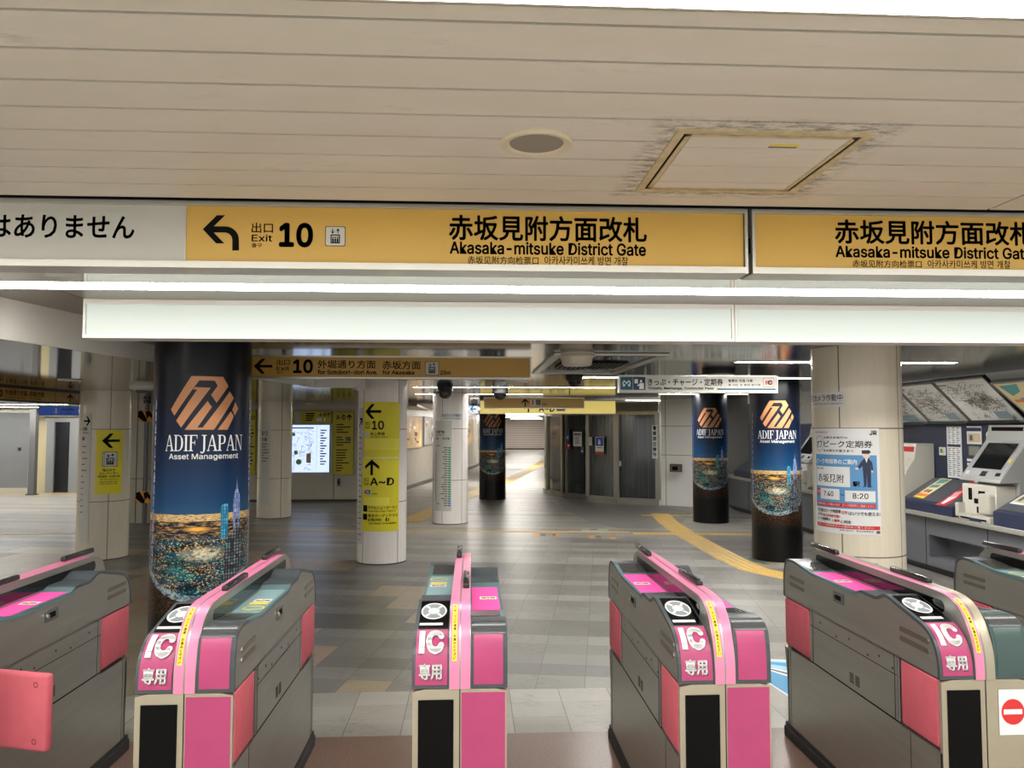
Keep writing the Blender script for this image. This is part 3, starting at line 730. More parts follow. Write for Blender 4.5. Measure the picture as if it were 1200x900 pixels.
for lab, px_, Y, off, top in (('navy skyline advert pillar nearest the gates, behind the gate with the teal deck', 235.5, 5.1, .015, CH - .002),
                         ('navy skyline advert pillar beside the beige poster pillar', 910, 9.39, .03, CH - .002),
                         ('navy skyline advert pillar in front of the ticket counters, next to the booth wall', 833, 13.05, .0, CH - .002),
                         ('narrow looking distant skyline advert pillar at the mouth of the shutter corridor', 577, 17.36, .01, 2.118)):
    cx, cy = center(px_, 600, Y)
    t = pillar(lab, cx, cy, top, 'wrap', wrap_mat); t['group'] = 'pillars wrapped in the skyline advert'
    wrap_print(t, R0, off)

def ang(px_, py_, cx, cy, r=R0):
    """arc length and height where the photo point meets the pillar"""
    d = ray(px_, py_); o = Vector((0, 0, EYE)); a = d.x ** 2 + d.y ** 2; b_ = -2 * (d.x * cx + d.y * cy); c_ = cx * cx + cy * cy - r * r
    k = (-b_ - math.sqrt(max(0, b_ * b_ - 4 * a * c_))) / (2 * a); q = o + d * k
    rz = pillar_frame(cx, cy); x, y_ = q.x - cx, q.y - cy
    lx, ly = x * cos(-rz) - y_ * sin(-rz), x * sin(-rz) + y_ * cos(-rz)
    return math.atan2(lx, -ly) * r, q.z
beige = (226, 217, 196); whiteish = (250, 243, 237)
def tiled(label, px_, Y, rgb, top, seam_px, joints_px, name):
    cx, cy = center(px_, 600, Y)
    ph = [ang(x, y_, cx, cy)[0] for x, y_ in seam_px]; zj = [ang(px_, y_, cx, cy)[1] for y_ in joints_px]
    return pillar(label, cx, cy, top, 'tile', pillar_tile(name, rgb, .22, zj, ph)), cx, cy
t_post, PX1, PY1 = tiled('beige tiled pillar with the white train pass poster', 1006, 5.33, beige, CH - .002, ((984, 500), (1053, 500)), (502, 653), 'beige pillar tiles a')
t_yel, PX2, PY2 = tiled('pale tiled pillar carrying the yellow exit signs', 447.5, 9.49, whiteish, CH - .002, ((425, 640), (466, 640)), (503, 589), 'pale pillar tiles a')
t_map, PX3, PY3 = tiled('pale tiled pillar carrying the tall route map', 527.5, 13.14, whiteish, CH - .002, ((518, 600), (541, 600)), (502.5, 563), 'pale pillar tiles b')
t_lft, PX4, PY4 = tiled('beige tiled pillar with the elevator sign near the passage', 121, 9.94, beige, CS - .002, ((130, 480), (126, 620)), (503, 588), 'beige pillar tiles b')
t_lf2, PX5, PY5 = tiled('beige tiled pillar standing in front of the backlit map', 321, 14.1, beige, CS - .002, ((330, 520), (329, 590)), (504, 561), 'beige pillar tiles c')

# ---- things stuck on the pillars: thin curved boards
def curved_board(name, label, cat, cx, cy, pxbox, mat, r=R0, group=None, th=.004, part='board'):
    x0, x1, y0, y1 = pxbox; ym = (y0 + y1) / 2; xm = (x0 + x1) / 2
    s0, s1 = ang(x0, ym, cx, cy, r)[0], ang(x1, ym, cx, cy, r)[0]; zt, zb = ang(xm, y0, cx, cy, r)[1], ang(xm, y1, cx, cy, r)[1]
    t = thing(name, label, cat, (cx, cy, 0), pillar_frame(cx, cy), group)
    rows = []; n = 14
    for rr, z in ((r + .0015, zb), (r + .0015 + th, zb), (r + .0015 + th, zt), (r + .0015, zt), (r + .0015, zb)):
        rows.append([(rr * sin((s0 + (s1 - s0) * i / n) / r), -rr * cos((s0 + (s1 - s0) * i / n) / r), z) for i in range(n + 1)])
    m = MB(); R = m.loft(rows)
    for e in (0, n): m.b.faces.new([R[j][e] for j in range(4)])
    bmesh.ops.remove_doubles(m.b, verts=m.b.verts, dist=1e-6)
    m.build(part, mat, t, True)
    p = Print(s0, zb, s1 - s0, zt - zb); p.split = th > 0 and name != 'station_list'
    return t, p, bend(r + .0015 + th)
yel_paper = M('lemon yellow board', (240, 226, 40), .4, 0, .03, 3); yel_pale = M('pale lemon patch', (252, 240, 80), .42)
G1 = 'signs on the pale exit pillar'
B = (427, 468, 471, 536)
t, p, f = curved_board('exit_sign', 'yellow exit 10 board with a black arrow, upper on the pale pillar', 'sign', PX2, PY2, B, yel_paper)
# local percent helper
def bx(p, B, st, x0, x1, y0, y1, mat=black_ink, bold=.012, name='lettering'):
    p.text(st, (x0 - B[0]) / (B[1] - B[0]), (x1 - B[0]) / (B[1] - B[0]), (y0 - B[2]) / (B[3] - B[2]), (y1 - B[2]) / (B[3] - B[2]), mat, bold, name)
def br(p, B, x0, x1, y0, y1, mat, name='print', seg=1):
    p.rect((x0 - B[0]) / (B[1] - B[0]), (x1 - B[0]) / (B[1] - B[0]), (y0 - B[2]) / (B[3] - B[2]), (y1 - B[2]) / (B[3] - B[2]), mat, name, seg)
def bu(B, x0, x1, y0, y1): return ((x0 - B[0]) / (B[1] - B[0]), (x1 - B[0]) / (B[1] - B[0]), (y0 - B[2]) / (B[3] - B[2]), (y1 - B[2]) / (B[3] - B[2]))
arrow_left(p, *bu(B, 428.5, 447, 473.5, 491), black_ink)
bx(p, B, '出口', 428.5, 435, 493.5, 498); bx(p, B, 'Exit', 428.5, 434.5, 499, 502.5); bx(p, B, '10', 437, 450, 493, 503.5, bold=.03)
bx(p, B, '地上昇降', 435, 451, 506.5, 510.5, bold=.02); bx(p, B, 'Elevator 25m', 435, 453, 511.2, 513); br(p, B, 428.5, 433.5, 506, 512.5, M('pale print', (214, 214, 200), .5), 'pictogram')
br(p, B, 427.6, 467.4, 514, 527.5, yel_pale, 'patch', 10)
p.build(t, f)
B = (425, 467, 537, 623)
t, p, f = curved_board('exit_sign', 'yellow exits A to D board with an up arrow, lower on the pale pillar', 'sign', PX2, PY2, B, yel_paper)
arrow_up(p, *bu(B, 428.5, 445, 538.5, 557), black_ink)
bx(p, B, '出口', 427, 433.5, 560, 564.5); bx(p, B, 'Exit', 427, 433.5, 565, 569); bx(p, B, 'A~D', 435, 461, 560, 569, bold=.03)
br(p, B, 427.3, 436.5, 573.5, 580, white_paper, 'pictogram_ground'); bx(p, B, '♿', 429, 435.5, 574, 579.5, grey_text); br(p, B, 427.8, 429.3, 574.5, 579, red_ink, 'pictogram')
bx(p, B, '60m', 437.5, 443, 577.5, 580)
br(p, B, 426.6, 456, 583, 592.5, yel_pale, 'patch', 8)
br(p, B, 426.5, 432, 592.5, 600, black_ink, 'pictogram'); bx(p, B, 'ホテルニューオータニ', 433, 465, 593, 596.8, bold=.02); bx(p, B, 'Hotel New Otani Tokyo D', 433, 463, 598, 600.5)
br(p, B, 426.2, 431.8, 602.5, 609.5, black_ink, 'pictogram'); bx(p, B, '東京ガーデンテラス', 433, 466, 602.5, 606.3, bold=.02); bx(p, B, '紀尾井町', 433, 448, 607.3, 611, bold=.02); bx(p, B, 'D', 452, 456, 607.3, 611, bold=.03); bx(p, B, 'Tokyo Garden Terrace Kioicho', 433, 464, 612, 615)
p.build(t, f)
# narrow white station list beside it, same pillar
line_paper = M('pale grey line map sheet', (206, 204, 194), .45)
def station_strip(label, cx, cy, B, head, lines, arrow, tick=None):
    t, p, f = curved_board('station_list', label, 'sign', cx, cy, B, line_paper)
    rnd = random.Random(B[0])
    if arrow:
        u = bu(B, *arrow); U_ = lambda a: u[0] + (u[1] - u[0]) * a
        V_ = lambda a: u[2] + (u[3] - u[2]) * a
        p.poly([(U_(1), V_(.5)), (U_(.58), V_(0)), (U_(.38), V_(0)), (U_(.67), V_(.41)), (U_(.67), V_(.59)), (U_(.38), V_(1)), (U_(.58), V_(1))], black_ink, 'arrow')
        p.poly([(U_(0), V_(.41)), (U_(.8), V_(.41)), (U_(.8), V_(.59)), (U_(0), V_(.59))], black_ink, 'arrow')
    for st, *b_ in head: bx(p, B, st, *b_, bold=.02)
    for k in range(lines[4]):
        y_ = lines[2] + (lines[3] - lines[2]) * k / (lines[4] - 1)
        w = (lines[1] - lines[0]) * rnd.uniform(.35, 1)
        br(p, B, lines[0], lines[0] + w, y_, y_ + lines[5], grey_text, 'station_names')
    if tick: tick(p, B)
    p.build(t, f)
station_strip('narrow white station list on the shaded edge of the exit pillar', PX2, PY2, (420.3, 425, 478, 637), [('↗', 421, 424.5, 490, 500)], (420.8, 424.4, 500, 632, 22, 1.2), None)
green = M('line green', (60, 150, 120), .5); blue_ink = M('print blue', (60, 130, 180), .5); navy = M('navy print', (28, 40, 74), .45)
def map_ticks(p, B):
    for k in range(26):
        y_ = 524 + k * 2.7
        br(p, B, 525.8, 528.2, y_, y_ + 1.7, green if k < 22 else blue_ink, 'line_dots')
        br(p, B, 525.2 - random.uniform(3, 7), 525.2, y_ + .2, y_ + 1.2, grey_text, 'station_names')
        br(p, B, 511.2, 512.2, 529 + k * 2.3, 530 + k * 2.3, black_ink if k % 9 else red_ink, 'line_dots')
B = (510, 529, 493, 599)
station_strip('tall white route map with green line dots on the farther pale pillar', PX3, PY3, B, [('半蔵門線', 512, 522, 504.5, 508), ('Hanzomon Line', 512, 521, 508.8, 510.5), ('方面', 511, 515, 512.5, 515.5), ('渋谷方面', 519.5, 527, 512.5, 515.5)], (512.5, 518, 522, 590, 2, .8), None, map_ticks)
p = None
t, p, f = curved_board('notice_strip', 'small blue lettered notice above the tall route map', 'sign', PX3, PY3, (516.5, 541, 484.5, 492), M('pale notice', (220, 216, 208), .4))
B = (516.5, 541, 484.5, 492); bx(p, B, '防犯カメラ作動中', 518, 540, 485.2, 488.6, blue_ink, .02); bx(p, B, 'Security Camera in Operation', 520, 540, 489.6, 491.4, blue_ink); p.build(t, f)
station_strip('long white station list with a right arrow, beside the elevator sign', PX4, PY4, (95, 105.5, 484, 635), [('方面駅', 95.6, 101.5, 500.5, 505), ('Station', 95.6, 103, 506.5, 508.5), ('路線', 95.6, 98.6, 512, 516.5)], (95.4, 102, 523, 600, 12, 1.1), (97, 104.5, 488, 499))
station_strip('long white station list on the pillar in front of the backlit map', PX5, PY5, (305.6, 316.5, 495, 593), [('青山一丁目', 306.5, 313.5, 505, 510.5), ('方面', 306.5, 313, 513, 517)], (307, 315, 520, 540, 7, 1), None)
# elevator sign
B = (112, 143, 504, 579)
t, p, f = curved_board('elevator_sign', 'yellow board with arrow and elevator pictogram on the beige pillar', 'sign', PX4, PY4, B, yel_paper)
arrow_left(p, *bu(B, 118.5, 139, 508, 525), black_ink); u = bu(B, 120, 136.5, 530, 546.5); lift_icon(p, *u, white_paper, black_ink)
bx(p, B, '地上ゆき', 120, 134, 549, 552.5, bold=.02); bx(p, B, 'エレベーター', 116.5, 138.5, 553.2, 556, bold=.02); bx(p, B, '赤坂見附・永田町方面', 115, 140, 557, 559.6, bold=.02)
for k, (st) in enumerate(('Elevator to ground', 'Closed after last', 'train every day')): bx(p, B, st, 117.5, 137, 560.8 + k * 2.6, 562.6 + k * 2.6)
p.build(t, f)
# poster on the beige pillar
B = (956.5, 1031, 502, 626)
poster_blue = M('poster sky blue', (92, 150, 200), .45)
t, p, f = curved_board('poster', 'white and blue train pass poster with a station attendant figure', 'poster', PX1, PY1, B, white_paper, part='sheet')
def Q(x, y_): return (940 + x / 5.625, 480 + y_ / 5.625)   # from the enlarged crop
def qb(x0, x1, y0, y1): a = Q(x0, y0); b_ = Q(x1, y1); return a[0], b_[0], a[1], b_[1]
br(p, B, *qb(104, 497, 300, 655), poster_blue, 'print', 12)
bx(p, B, 'JR東日本発行の', *qb(183, 337, 178, 196), bold=.02); bx(p, B, 'ピーク定期券', *qb(185, 474, 205, 252)); bx(p, B, 'をお持ちの皆さまへ', *qb(180, 370, 264, 282), bold=.025)
u = bu(B, *qb(110, 182, 175, 278)); p.ell((u[0] + u[1]) / 2, (u[2] + u[3]) / 2, (u[1] - u[0]) / 2, (u[3] - u[2]) / 2, black_ink, 'ring', 28, .95)
bx(p, B, 'オフ', *qb(120, 168, 205, 256), bold=.02)
bx(p, B, 'JR', *qb(458, 500, 138, 168), bold=.04); bx(p, B, '東日本旅客鉄道株式会社', *qb(106, 214, 144, 156), red_ink)
bx(p, B, 'ピーク時間帯のご案内', *qb(112, 386, 328, 362), white_ink, .02)
br(p, B, *qb(112, 346, 380, 512), white_paper, 'print', 6); bx(p, B, '現在の駅', *qb(118, 178, 388, 402)); bx(p, B, '赤坂見附', *qb(126, 312, 430, 486)); bx(p, B, '駅', *qb(360, 400, 472, 506), bold=.04)
br(p, B, *qb(148, 284, 528, 600), white_paper, 'print', 4); br(p, B, *qb(316, 484, 534, 606), white_paper, 'print', 5)
bx(p, B, '7:40', *qb(176, 246, 545, 578), bold=.022); bx(p, B, '8:20', *qb(358, 444, 550, 586), bold=.022); bx(p, B, '～', *qb(290, 312, 560, 570))
u = bu(B, *qb(114, 148, 528, 580)); p.ell((u[0] + u[1]) / 2, (u[2] + u[3]) / 2, (u[1] - u[0]) / 2, (u[3] - u[2]) / 2, red_ink, 'red_print'); bx(p, B, '平日', *qb(120, 143, 545, 562), white_ink)
br(p, B, *qb(116, 484, 618, 646), red_ink, 'red_print', 10); bx(p, B, '時間帯は駅により異なります　ピーク時間帯をご確認ください', *qb(122, 476, 624, 640), white_ink, .01)
bx(p, B, '平日朝のピーク時間帯', *qb(116, 290, 664, 690), bold=.02); bx(p, B, '以外', *qb(294, 330, 668, 692), red_ink, .03); bx(p, B, 'はいつでも使える!', *qb(334, 508, 670, 696), bold=.02)
bx(p, B, '土休日は', *qb(116, 166, 694, 714), bold=.02); bx(p, B, '終日利用可能!', *qb(168, 284, 698, 720), red_ink, .03)
bx(p, B, 'ピーク時間帯は', *qb(116, 224, 724, 744), bold=.02); bx(p, B, '入場時', *qb(228, 282, 728, 748), red_ink, .03); bx(p, B, 'に判定', *qb(288, 348, 732, 752), bold=.02)
br(p, B, *qb(110, 506, 762, 786), red_ink, 'red_print', 10); bx(p, B, '詳しくは駅係員または案内をご覧ください', *qb(124, 470, 766, 780), white_ink, .01); bx(p, B, 'お問い合わせ　東日本旅客鉄道', *qb(280, 466, 792, 802)); br(p, B, *qb(484, 506, 792, 810), grey_text, 'print')
# the drawn attendant
P_ = lambda L: [((Q(x, y_)[0] - B[0]) / (B[1] - B[0]), (Q(x, y_)[1] - B[2]) / (B[3] - B[2])) for x, y_ in L]
skin = M('printed skin', (236, 206, 184), .5)
p.poly(P_([(408, 345), (425, 322), (452, 322), (470, 350), (474, 400), (464, 402), (462, 360), (460, 505), (472, 510), (440, 510), (438, 420), (434, 505), (412, 510), (422, 502), (416, 372), (394, 394), (384, 384)]), navy, 'figure_print')
p.poly(P_([(414, 290), (460, 290), (458, 306), (446, 318), (428, 318), (418, 306)]), skin, 'figure_print'); p.poly(P_([(412, 268), (455, 266), (464, 282), (448, 292), (414, 290)]), navy, 'figure_print')
p.poly(P_([(376, 384), (394, 380), (394, 394), (378, 394)]), skin, 'figure_print'); p.poly(P_([(462, 400), (474, 400), (472, 412), (464, 412)]), skin, 'figure_print'); p.poly(P_([(430, 320), (446, 320), (438, 350)]), white_ink, 'figure_print')
p.build(t, f, .0003)
B = (953.5, 991, 459.5, 477)
t, p, f = curved_board('camera_notice', 'white security camera notice near the top of the poster pillar', 'sign', PX1, PY1, B, M('notice white', (214, 214, 210), .4))
bx(p, B, '防犯カメラ作動中', 945.5, 988.5, 462, 470.2, navy, .015); bx(p, B, 'Security Camera in Operation', 955, 988, 471.6, 474.6, navy, .01); p.build(t, f)

# ================================================================== HANGING SIGNS OF THE HALL
B = (293, 621, 419, 442)
t, p = hang_sign('hanging_sign', 'amber hanging sign to exit 10 between the skyline pillar and the exit pillar', 'sign', 5.75, B, sign_yellow2, alu, .1, .012)
arrow_left(p, *bu(B, 297, 318.5, 421, 438.5), black_ink)
bx(p, B, '出口', 323.5, 338.5, 421.5, 428.2); bx(p, B, 'Exit', 323.5, 338, 430, 434.6, bold=.02); bx(p, B, '출구', 323.8, 331, 435.6, 438.2)
bx(p, B, '10', 342.5, 365.5, 421.5, 437.8, bold=.04); bx(p, B, '外堀通り方面', 371, 438.5, 422.2, 432, bold=.015); bx(p, B, '赤坂方面', 446.5, 491.5, 422.8, 432.8, bold=.015)
bx(p, B, 'for Sotobori-dori Ave.', 371, 441, 433.6, 439, bold=.035); bx(p, B, 'for Akasaka', 446.5, 484, 434, 438.8, bold=.035); u = bu(B, 497, 512.5, 423.8, 439); lift_icon(p, *u, M('pictogram grey', (186, 184, 174), .45), black_ink); bx(p, B, '25m', 514.5, 527, 434, 439, bold=.03)
p.build(t)
m = MB()
for x in (-.8, .8): m.box(x - .012, x + .012, .04, .06, .17, .36)
m.build('hanger', alu_dark, t)

B = (727, 910, 441, 459)
t, p = hang_sign('hanging_sign', 'white hanging sign for tickets and recharge by the ticket machines', 'sign', 7.2, B, M('white sign face', (196, 194, 184), .4), alu, .1, .01)
teal_sq = M('sign teal', (20, 92, 120), .45)
br(p, B, 727, 741.5, 442, 457, teal_sq, 'pictogram_ground'); br(p, B, 742, 756, 442, 457, navy, 'pictogram_ground')
u = bu(B, 730, 738.5, 446, 453.5); U_ = lambda a, b_: (u[0] + (u[1] - u[0]) * a, u[2] + (u[3] - u[2]) * b_)
for a, b_ in (((.12, .95), (.0, .4)), ((0, .4), (.18, .02)), ((.18, .02), (.5, .5)), ((.5, .5), (.82, .02)), ((.82, .02), (1, .4)), ((1, .4), (.88, .95)), ((.12, .95), (.3, .6)), ((.88, .95), (.7, .6))): p.line(*U_(*a), *U_(*b_), .011, white_ink, 'pictogram')
u = bu(B, 743, 755, 443, 456); p.ell(u[0] + (u[1] - u[0]) * .68, u[2] + (u[3] - u[2]) * .3, (u[1] - u[0]) * .11, (u[3] - u[2]) * .12, white_ink, 'pictogram'); br(p, B, 749, 754.3, 449, 456, white_ink, 'pictogram'); br(p, B, 743.5, 747.5, 444.5, 449.5, white_ink, 'pictogram'); p.line(u[0] + .02, u[2] + .5, u[0] + (u[1] - u[0]) * .6, u[3] - .28, .012, white_ink, 'pictogram')
bx(p, B, 'きっぷ・チャージ・定期券', 759, 847, 443.5, 452.2, bold=.02); bx(p, B, 'Tickets, Recharge, Commuter Pass', 759, 836, 453.4, 457.3, bold=.04)
bx(p, B, '售票处 充值 月票', 853, 882, 444.3, 447.8, bold=.02); bx(p, B, '표 사는 곳 충전 정기권', 853, 891, 449.6, 452.2, bold=.02); br(p, B, 840, 909, 455, 457, teal_sq, 'band')
u = bu(B, 894, 907.5, 442.5, 453.5); p.rrect(*u, .012, red_ink, 'icon_ring'); u = bu(B, 894.6, 906.9, 443, 453); p.rrect(*u, .011, M('white sign face', (0, 0, 0)), 'icon_ground'); br(p, B, 897, 898.6, 445.6, 450.6, red_ink, 'icon'); bx(p, B, 'C', 899.4, 905.6, 445.4, 450.8, red_ink, .08, 'icon')
p.build(t)
m = MB()
for x in (-.5, .5): m.box(x - .012, x + .012, .04, .06, .14, .3)
m.build('hanger', alu_dark, t)

B = (568, 684, 466.5, 478)
t, p = hang_sign('hanging_sign', 'amber hanging sign with an up arrow in front of the brighter exits sign', 'sign', 12.7, B, sign_yellow2, alu, .1, .012)
arrow_up(p, *bu(B, 611, 619.5, 467, 476.5), black_ink); br(p, B, 621.5, 634, 467.5, 475.5, M('pictogram grey', (0, 0, 0)), 'pictogram_ground'); bx(p, B, '♿', 628, 633, 468.5, 474.5, grey_text); br(p, B, 623, 625, 469, 474.5, red_ink, 'pictogram'); bx(p, B, '60m', 635, 641, 472.5, 475)
p.build(t)
m = MB(); m.box(-.6, -.58, .04, .06, .17, .4); m.box(.58, .6, .04, .06, .17, .4); m.build('hanger', alu_dark, t)
B = (563, 721, 470, 484.5)
t, p = hang_sign('hanging_sign', 'bright backlit yellow sign to exits A to D over the corridor mouth', 'sign', 14.8, B, sign_lit, alu, .12, .01)
arrow_up(p, *bu(B, 614, 624, 474, 483.2), black_ink); bx(p, B, '出口', 625.5, 630, 475, 478.6); bx(p, B, 'A~D', 631, 649.5, 474.5, 482.5, bold=.03); br(p, B, 652, 662, 475, 482, M('pictogram grey', (0, 0, 0)), 'pictogram_ground')
p.build(t)
m = MB(); m.box(-.9, -.88, .04, .06, .25, .4); m.box(.9, .92, .04, .06, .25, .4); m.build('hanger', alu_dark, t)
B = (549.5, 560, 474, 484.5)
t, p = hang_sign('arrow_sign', 'small backlit white sign with a teal left arrow behind the route map pillar', 'sign', 14.6, B, arrow_lit, alu, .1, .008)
arrow_left(p, *bu(B, 551, 558, 475.5, 483), M('teal arrow print', (0, 130, 150), .5)); p.build(t)
m = MB(); m.box(-.01, .01, .04, .06, .18, .36); m.build('hanger', alu_dark, t)

# slanted amber sign and blue station sign of the passage, both on the far side of the beige pillar
def side_sign(name, label, Xp, Y0, Y1, z0, z1, face, facing, th=.08):
    """board in the plane X = Xp, seen from +X (facing=1)"""
    rz = PI / 2
    t = thing(name, label, 'sign', (Xp, (Y0 + Y1) / 2, z0), rz); w = Y1 - Y0
    m = MB(); m.box(-w / 2, w / 2, .003, th, 0, z1 - z0); m.build('panel', face, t)
    m = MB(); m.box(-w / 2, w / 2, 0, th, z1 - z0, z1 - z0 + .02); m.box(-w / 2, w / 2, 0, th, -.02, 0); m.build('frame', dark_metal, t)
    return t, Print(-w / 2, 0, w, z1 - z0, .003)
a = atX(0, 452, -5.1); b_ = atX(95, 460, -5.1)
Y0s, Y1s = 7.6, b_.y
t, p = side_sign('hanging_sign', 'slanted amber sign to exit 10 over the passage, by the beige pillar', -5.1, Y0s, Y1s, 1.915, 2.04, sign_yellow2, 1)
def sx_(x): return (atX(x, 462, -5.1).y - Y0s) / (Y1s - Y0s)
p.text('10', sx_(-5), sx_(3.5), .2, .8, black_ink, .04); p.text('外堀通り方面', sx_(6), sx_(32), .12, .62, black_ink, .015); p.text('赤坂方面', sx_(35), sx_(52), .12, .62, black_ink, .015); p.text('for Sotobori-dori Ave.', sx_(6), sx_(30), .7, .9, black_ink, .01); p.text('for Akasaka', sx_(35), sx_(48), .7, .9, black_ink, .01)
p.rect(sx_(65), sx_(65.6), 0, 1, dark_metal, 'print'); arrow_up(p, sx_(79), sx_(86), .1, .95, black_ink); p.rect(sx_(89), sx_(91.5), .15, .6, M('pictogram grey', (0, 0, 0)), 'pictogram')
p.build(t)
B = (46, 100, 476.5, 486.5)
blue_face = emis('backlit metro blue sign', (44, 74, 150), .5)
t, p = hang_sign('hanging_sign', 'blue hanging station sign with a white down arrow over the dark doorway', 'sign', 15.5, B, blue_face, alu_dark, .1, .012)
p.line(*(lambda u: (u[0], u[2], u[0], u[3]))(bu(B, 65.5, 66, 478, 485)), .028, white_ink, 'arrow'); u = bu(B, 62.5, 68.5, 481.5, 485.5); p.poly([(u[0], u[2]), ((u[0] + u[1]) / 2, u[3]), (u[1], u[2]), ((u[0] + u[1]) / 2, u[3] - .12)], white_ink, 'arrow')
bx(p, B, '永田町駅', 71, 87, 478, 481.8, white_ink, .02); bx(p, B, 'Nagatacho Sta.', 71, 87, 483, 485.3, white_ink); u = bu(B, 92, 98, 477.5, 485.5); p.ell((u[0] + u[1]) / 2, .5, (u[1] - u[0]) / 2, .42, white_ink, 'line_symbol', 24, .6)
p.build(t)
m = MB(); m.box(-.01, .01, .04, .06, .17, .26); m.build('hanger', alu_dark, t)

# ================================================================== CEILING DEVICES
def dome(label, x, y_, z, scale=1.0, mat=black_gloss):
    v = atZ(x, y_, z); t = thing('dome_camera', label, 'camera', v, 0, 'dome cameras on the hall ceiling')
    s = scale; m = MB(); m.lathe([(.0, 0), (.09 * s, 0), (.09 * s, -.06 * s), (.075 * s, -.075 * s), (0.001, -.075 * s)], 28); m.build('housing', M('camera housing', (26, 25, 24), .5), t, True)
    m = MB(); m.lathe([(.07 * s, -.072 * s), (.068 * s, -.1 * s), (.05 * s, -.125 * s), (.025 * s, -.14 * s), (.002, -.143 * s)], 28); m.build('dome', mat, t, True)
dome('black dome camera under the ceiling beside the white ticket sign', 673, 438.5, CH)
dome('black dome camera below the strip light, above the amber arrow sign', 586, 454.5, CH, 1.25)
dome('brown dome camera at the top of the route map pillar', 521.5, 452.5, CH, 1.25, M('smoked brown dome', (70, 58, 48), .25))
v = atZ(556, 462, CH)
t = thing('box_camera', 'black bracket camera beside the small arrow sign', 'camera', v, 0)
m = MB(); m.box(-.09, .09, -.1, .1, -.2, -.06, .02); m.build('housing', M('camera housing', (0, 0, 0)), t); m = MB(); m.tube((0, 0, 0), (0, 0, -.07), .02); m.build('bracket', dark_metal, t); m = MB(); m.tube((0, -.13, -.13), (0, -.1, -.13), .05); m.build('lens', black_gloss, t)
v = atZ(842, 434, CH)
t = thing('smoke_detector', 'round smoke detector on the ceiling over the ticket sign', 'detector', v)
m = MB(); m.lathe([(.0, 0), (.16, 0), (.16, -.035), (.15, -.04), (0.001, -.04)], 32); m.build('base', black_rubber, t, True); m = MB(); m.lathe([(.14, -.04), (.15, -.06), (.1, -.075), (.001, -.078)], 32); m.build('cover', M('detector white', (206, 204, 196), .4), t, True)
v = atZ(167, 452, CS)
t = thing('smoke_detector', 'pale round detector on the mirror soffit above the striped post', 'detector', v)
m = MB(); m.lathe([(0, 0), (.13, 0), (.13, -.03), (.1, -.05), (.001, -.05)], 32); m.build('base', M('detector white', (0, 0, 0)), t, True); m = MB(); m.lathe([(.07, -.048), (.06, -.08), (.001, -.085)], 24); m.build('sensor', grey_text, t, True)
# white tub shaped housing
v = atZ(676, 414, CH)
t = thing('ceiling_housing', 'cream bucket shaped fitting hanging in front of the ceiling air vent', 'fitting', v)
m = MB(); m.lathe([(0, 0), (.135, 0), (.135, -.03), (.122, -.034), (.112, -.085), (.1, -.095), (.001, -.097)], 36); m.build('body', M('cream plastic', (214, 206, 184), .42), t, True); m = MB(); m.lathe([(.136, -.012), (.14, -.014), (.14, -.026), (.136, -.03)], 36); m.build('collar', M('darker cream plastic', (196, 188, 168), .42), t, True)  # collar in a slightly darker cream than the body
# air conditioning cassette
a_, b2 = atZ(652, 415, CH), atZ(640, 438, CH)
x0, x1, y0, y1 = .62, 1.5, 5.75, 7.9
t = thing('air_vent', 'square ceiling air vent with a slatted grille behind the cream fitting', 'vent', ((x0 + x1) / 2, (y0 + y1) / 2, CH))
w, d = (x1 - x0) / 2, (y1 - y0) / 2
m = MB()
for (p0, p1, q0, q1) in ((-w, w, -d, -d + .07), (-w, w, d - .07, d), (-w, -w + .07, -d + .07, d - .07), (w - .07, w, -d + .07, d - .07)): m.box(p0, p1, q0, q1, -.018, 0, .006)
m.build('frame', alu, t)
m = MB(); m.box(-w + .16, w - .16, -.3, .35, -.012, 0); m.build('grille_back', black_matte, t)
m = MB()
for k in range(12): m.box(-w + .16 + k * .045, -w + .172 + k * .045, -.3, .35, -.016, -.012)
m.build('slat', dark_metal, t)
v = atZ(604, 447.5, CH)
t = thing('ceiling_speaker', 'flat round speaker on the hall ceiling beyond the amber exit sign', 'speaker', v)
m = MB(); m.lathe([(.0, 0), (.16, 0), (.155, -.008), (.12, -.01), (.12, -.004), (0.001, -.004)], 36); m.build('ring', M('speaker ring', (200, 196, 184), .4), t, True); m = MB(); m.lathe([(.0, -.005), (.118, -.006), (.118, -.003)], 36); m.build('grille', alu_dark, t)
# near ceiling speaker
t = thing('ceiling_speaker', 'round grey grilled speaker in the beige board ceiling', 'speaker', (.2, 2.35, CEIL))
m = MB(); m.lathe([(.113, 0), (.113, -.006), (.108, -.012), (.09, -.009), (.084, -.003), (.084, 0)], 56); m.build('ring', M('cream ring', (222, 212, 186), .4), t, True)
m = MB(); m.lathe([(0.001, -.004), (.05, -.0045), (.084, -.003), (.084, .0)], 48); m.build('grille', M('grey speaker mesh', (150, 145, 132), .6, 0, .2, 400), t, True)
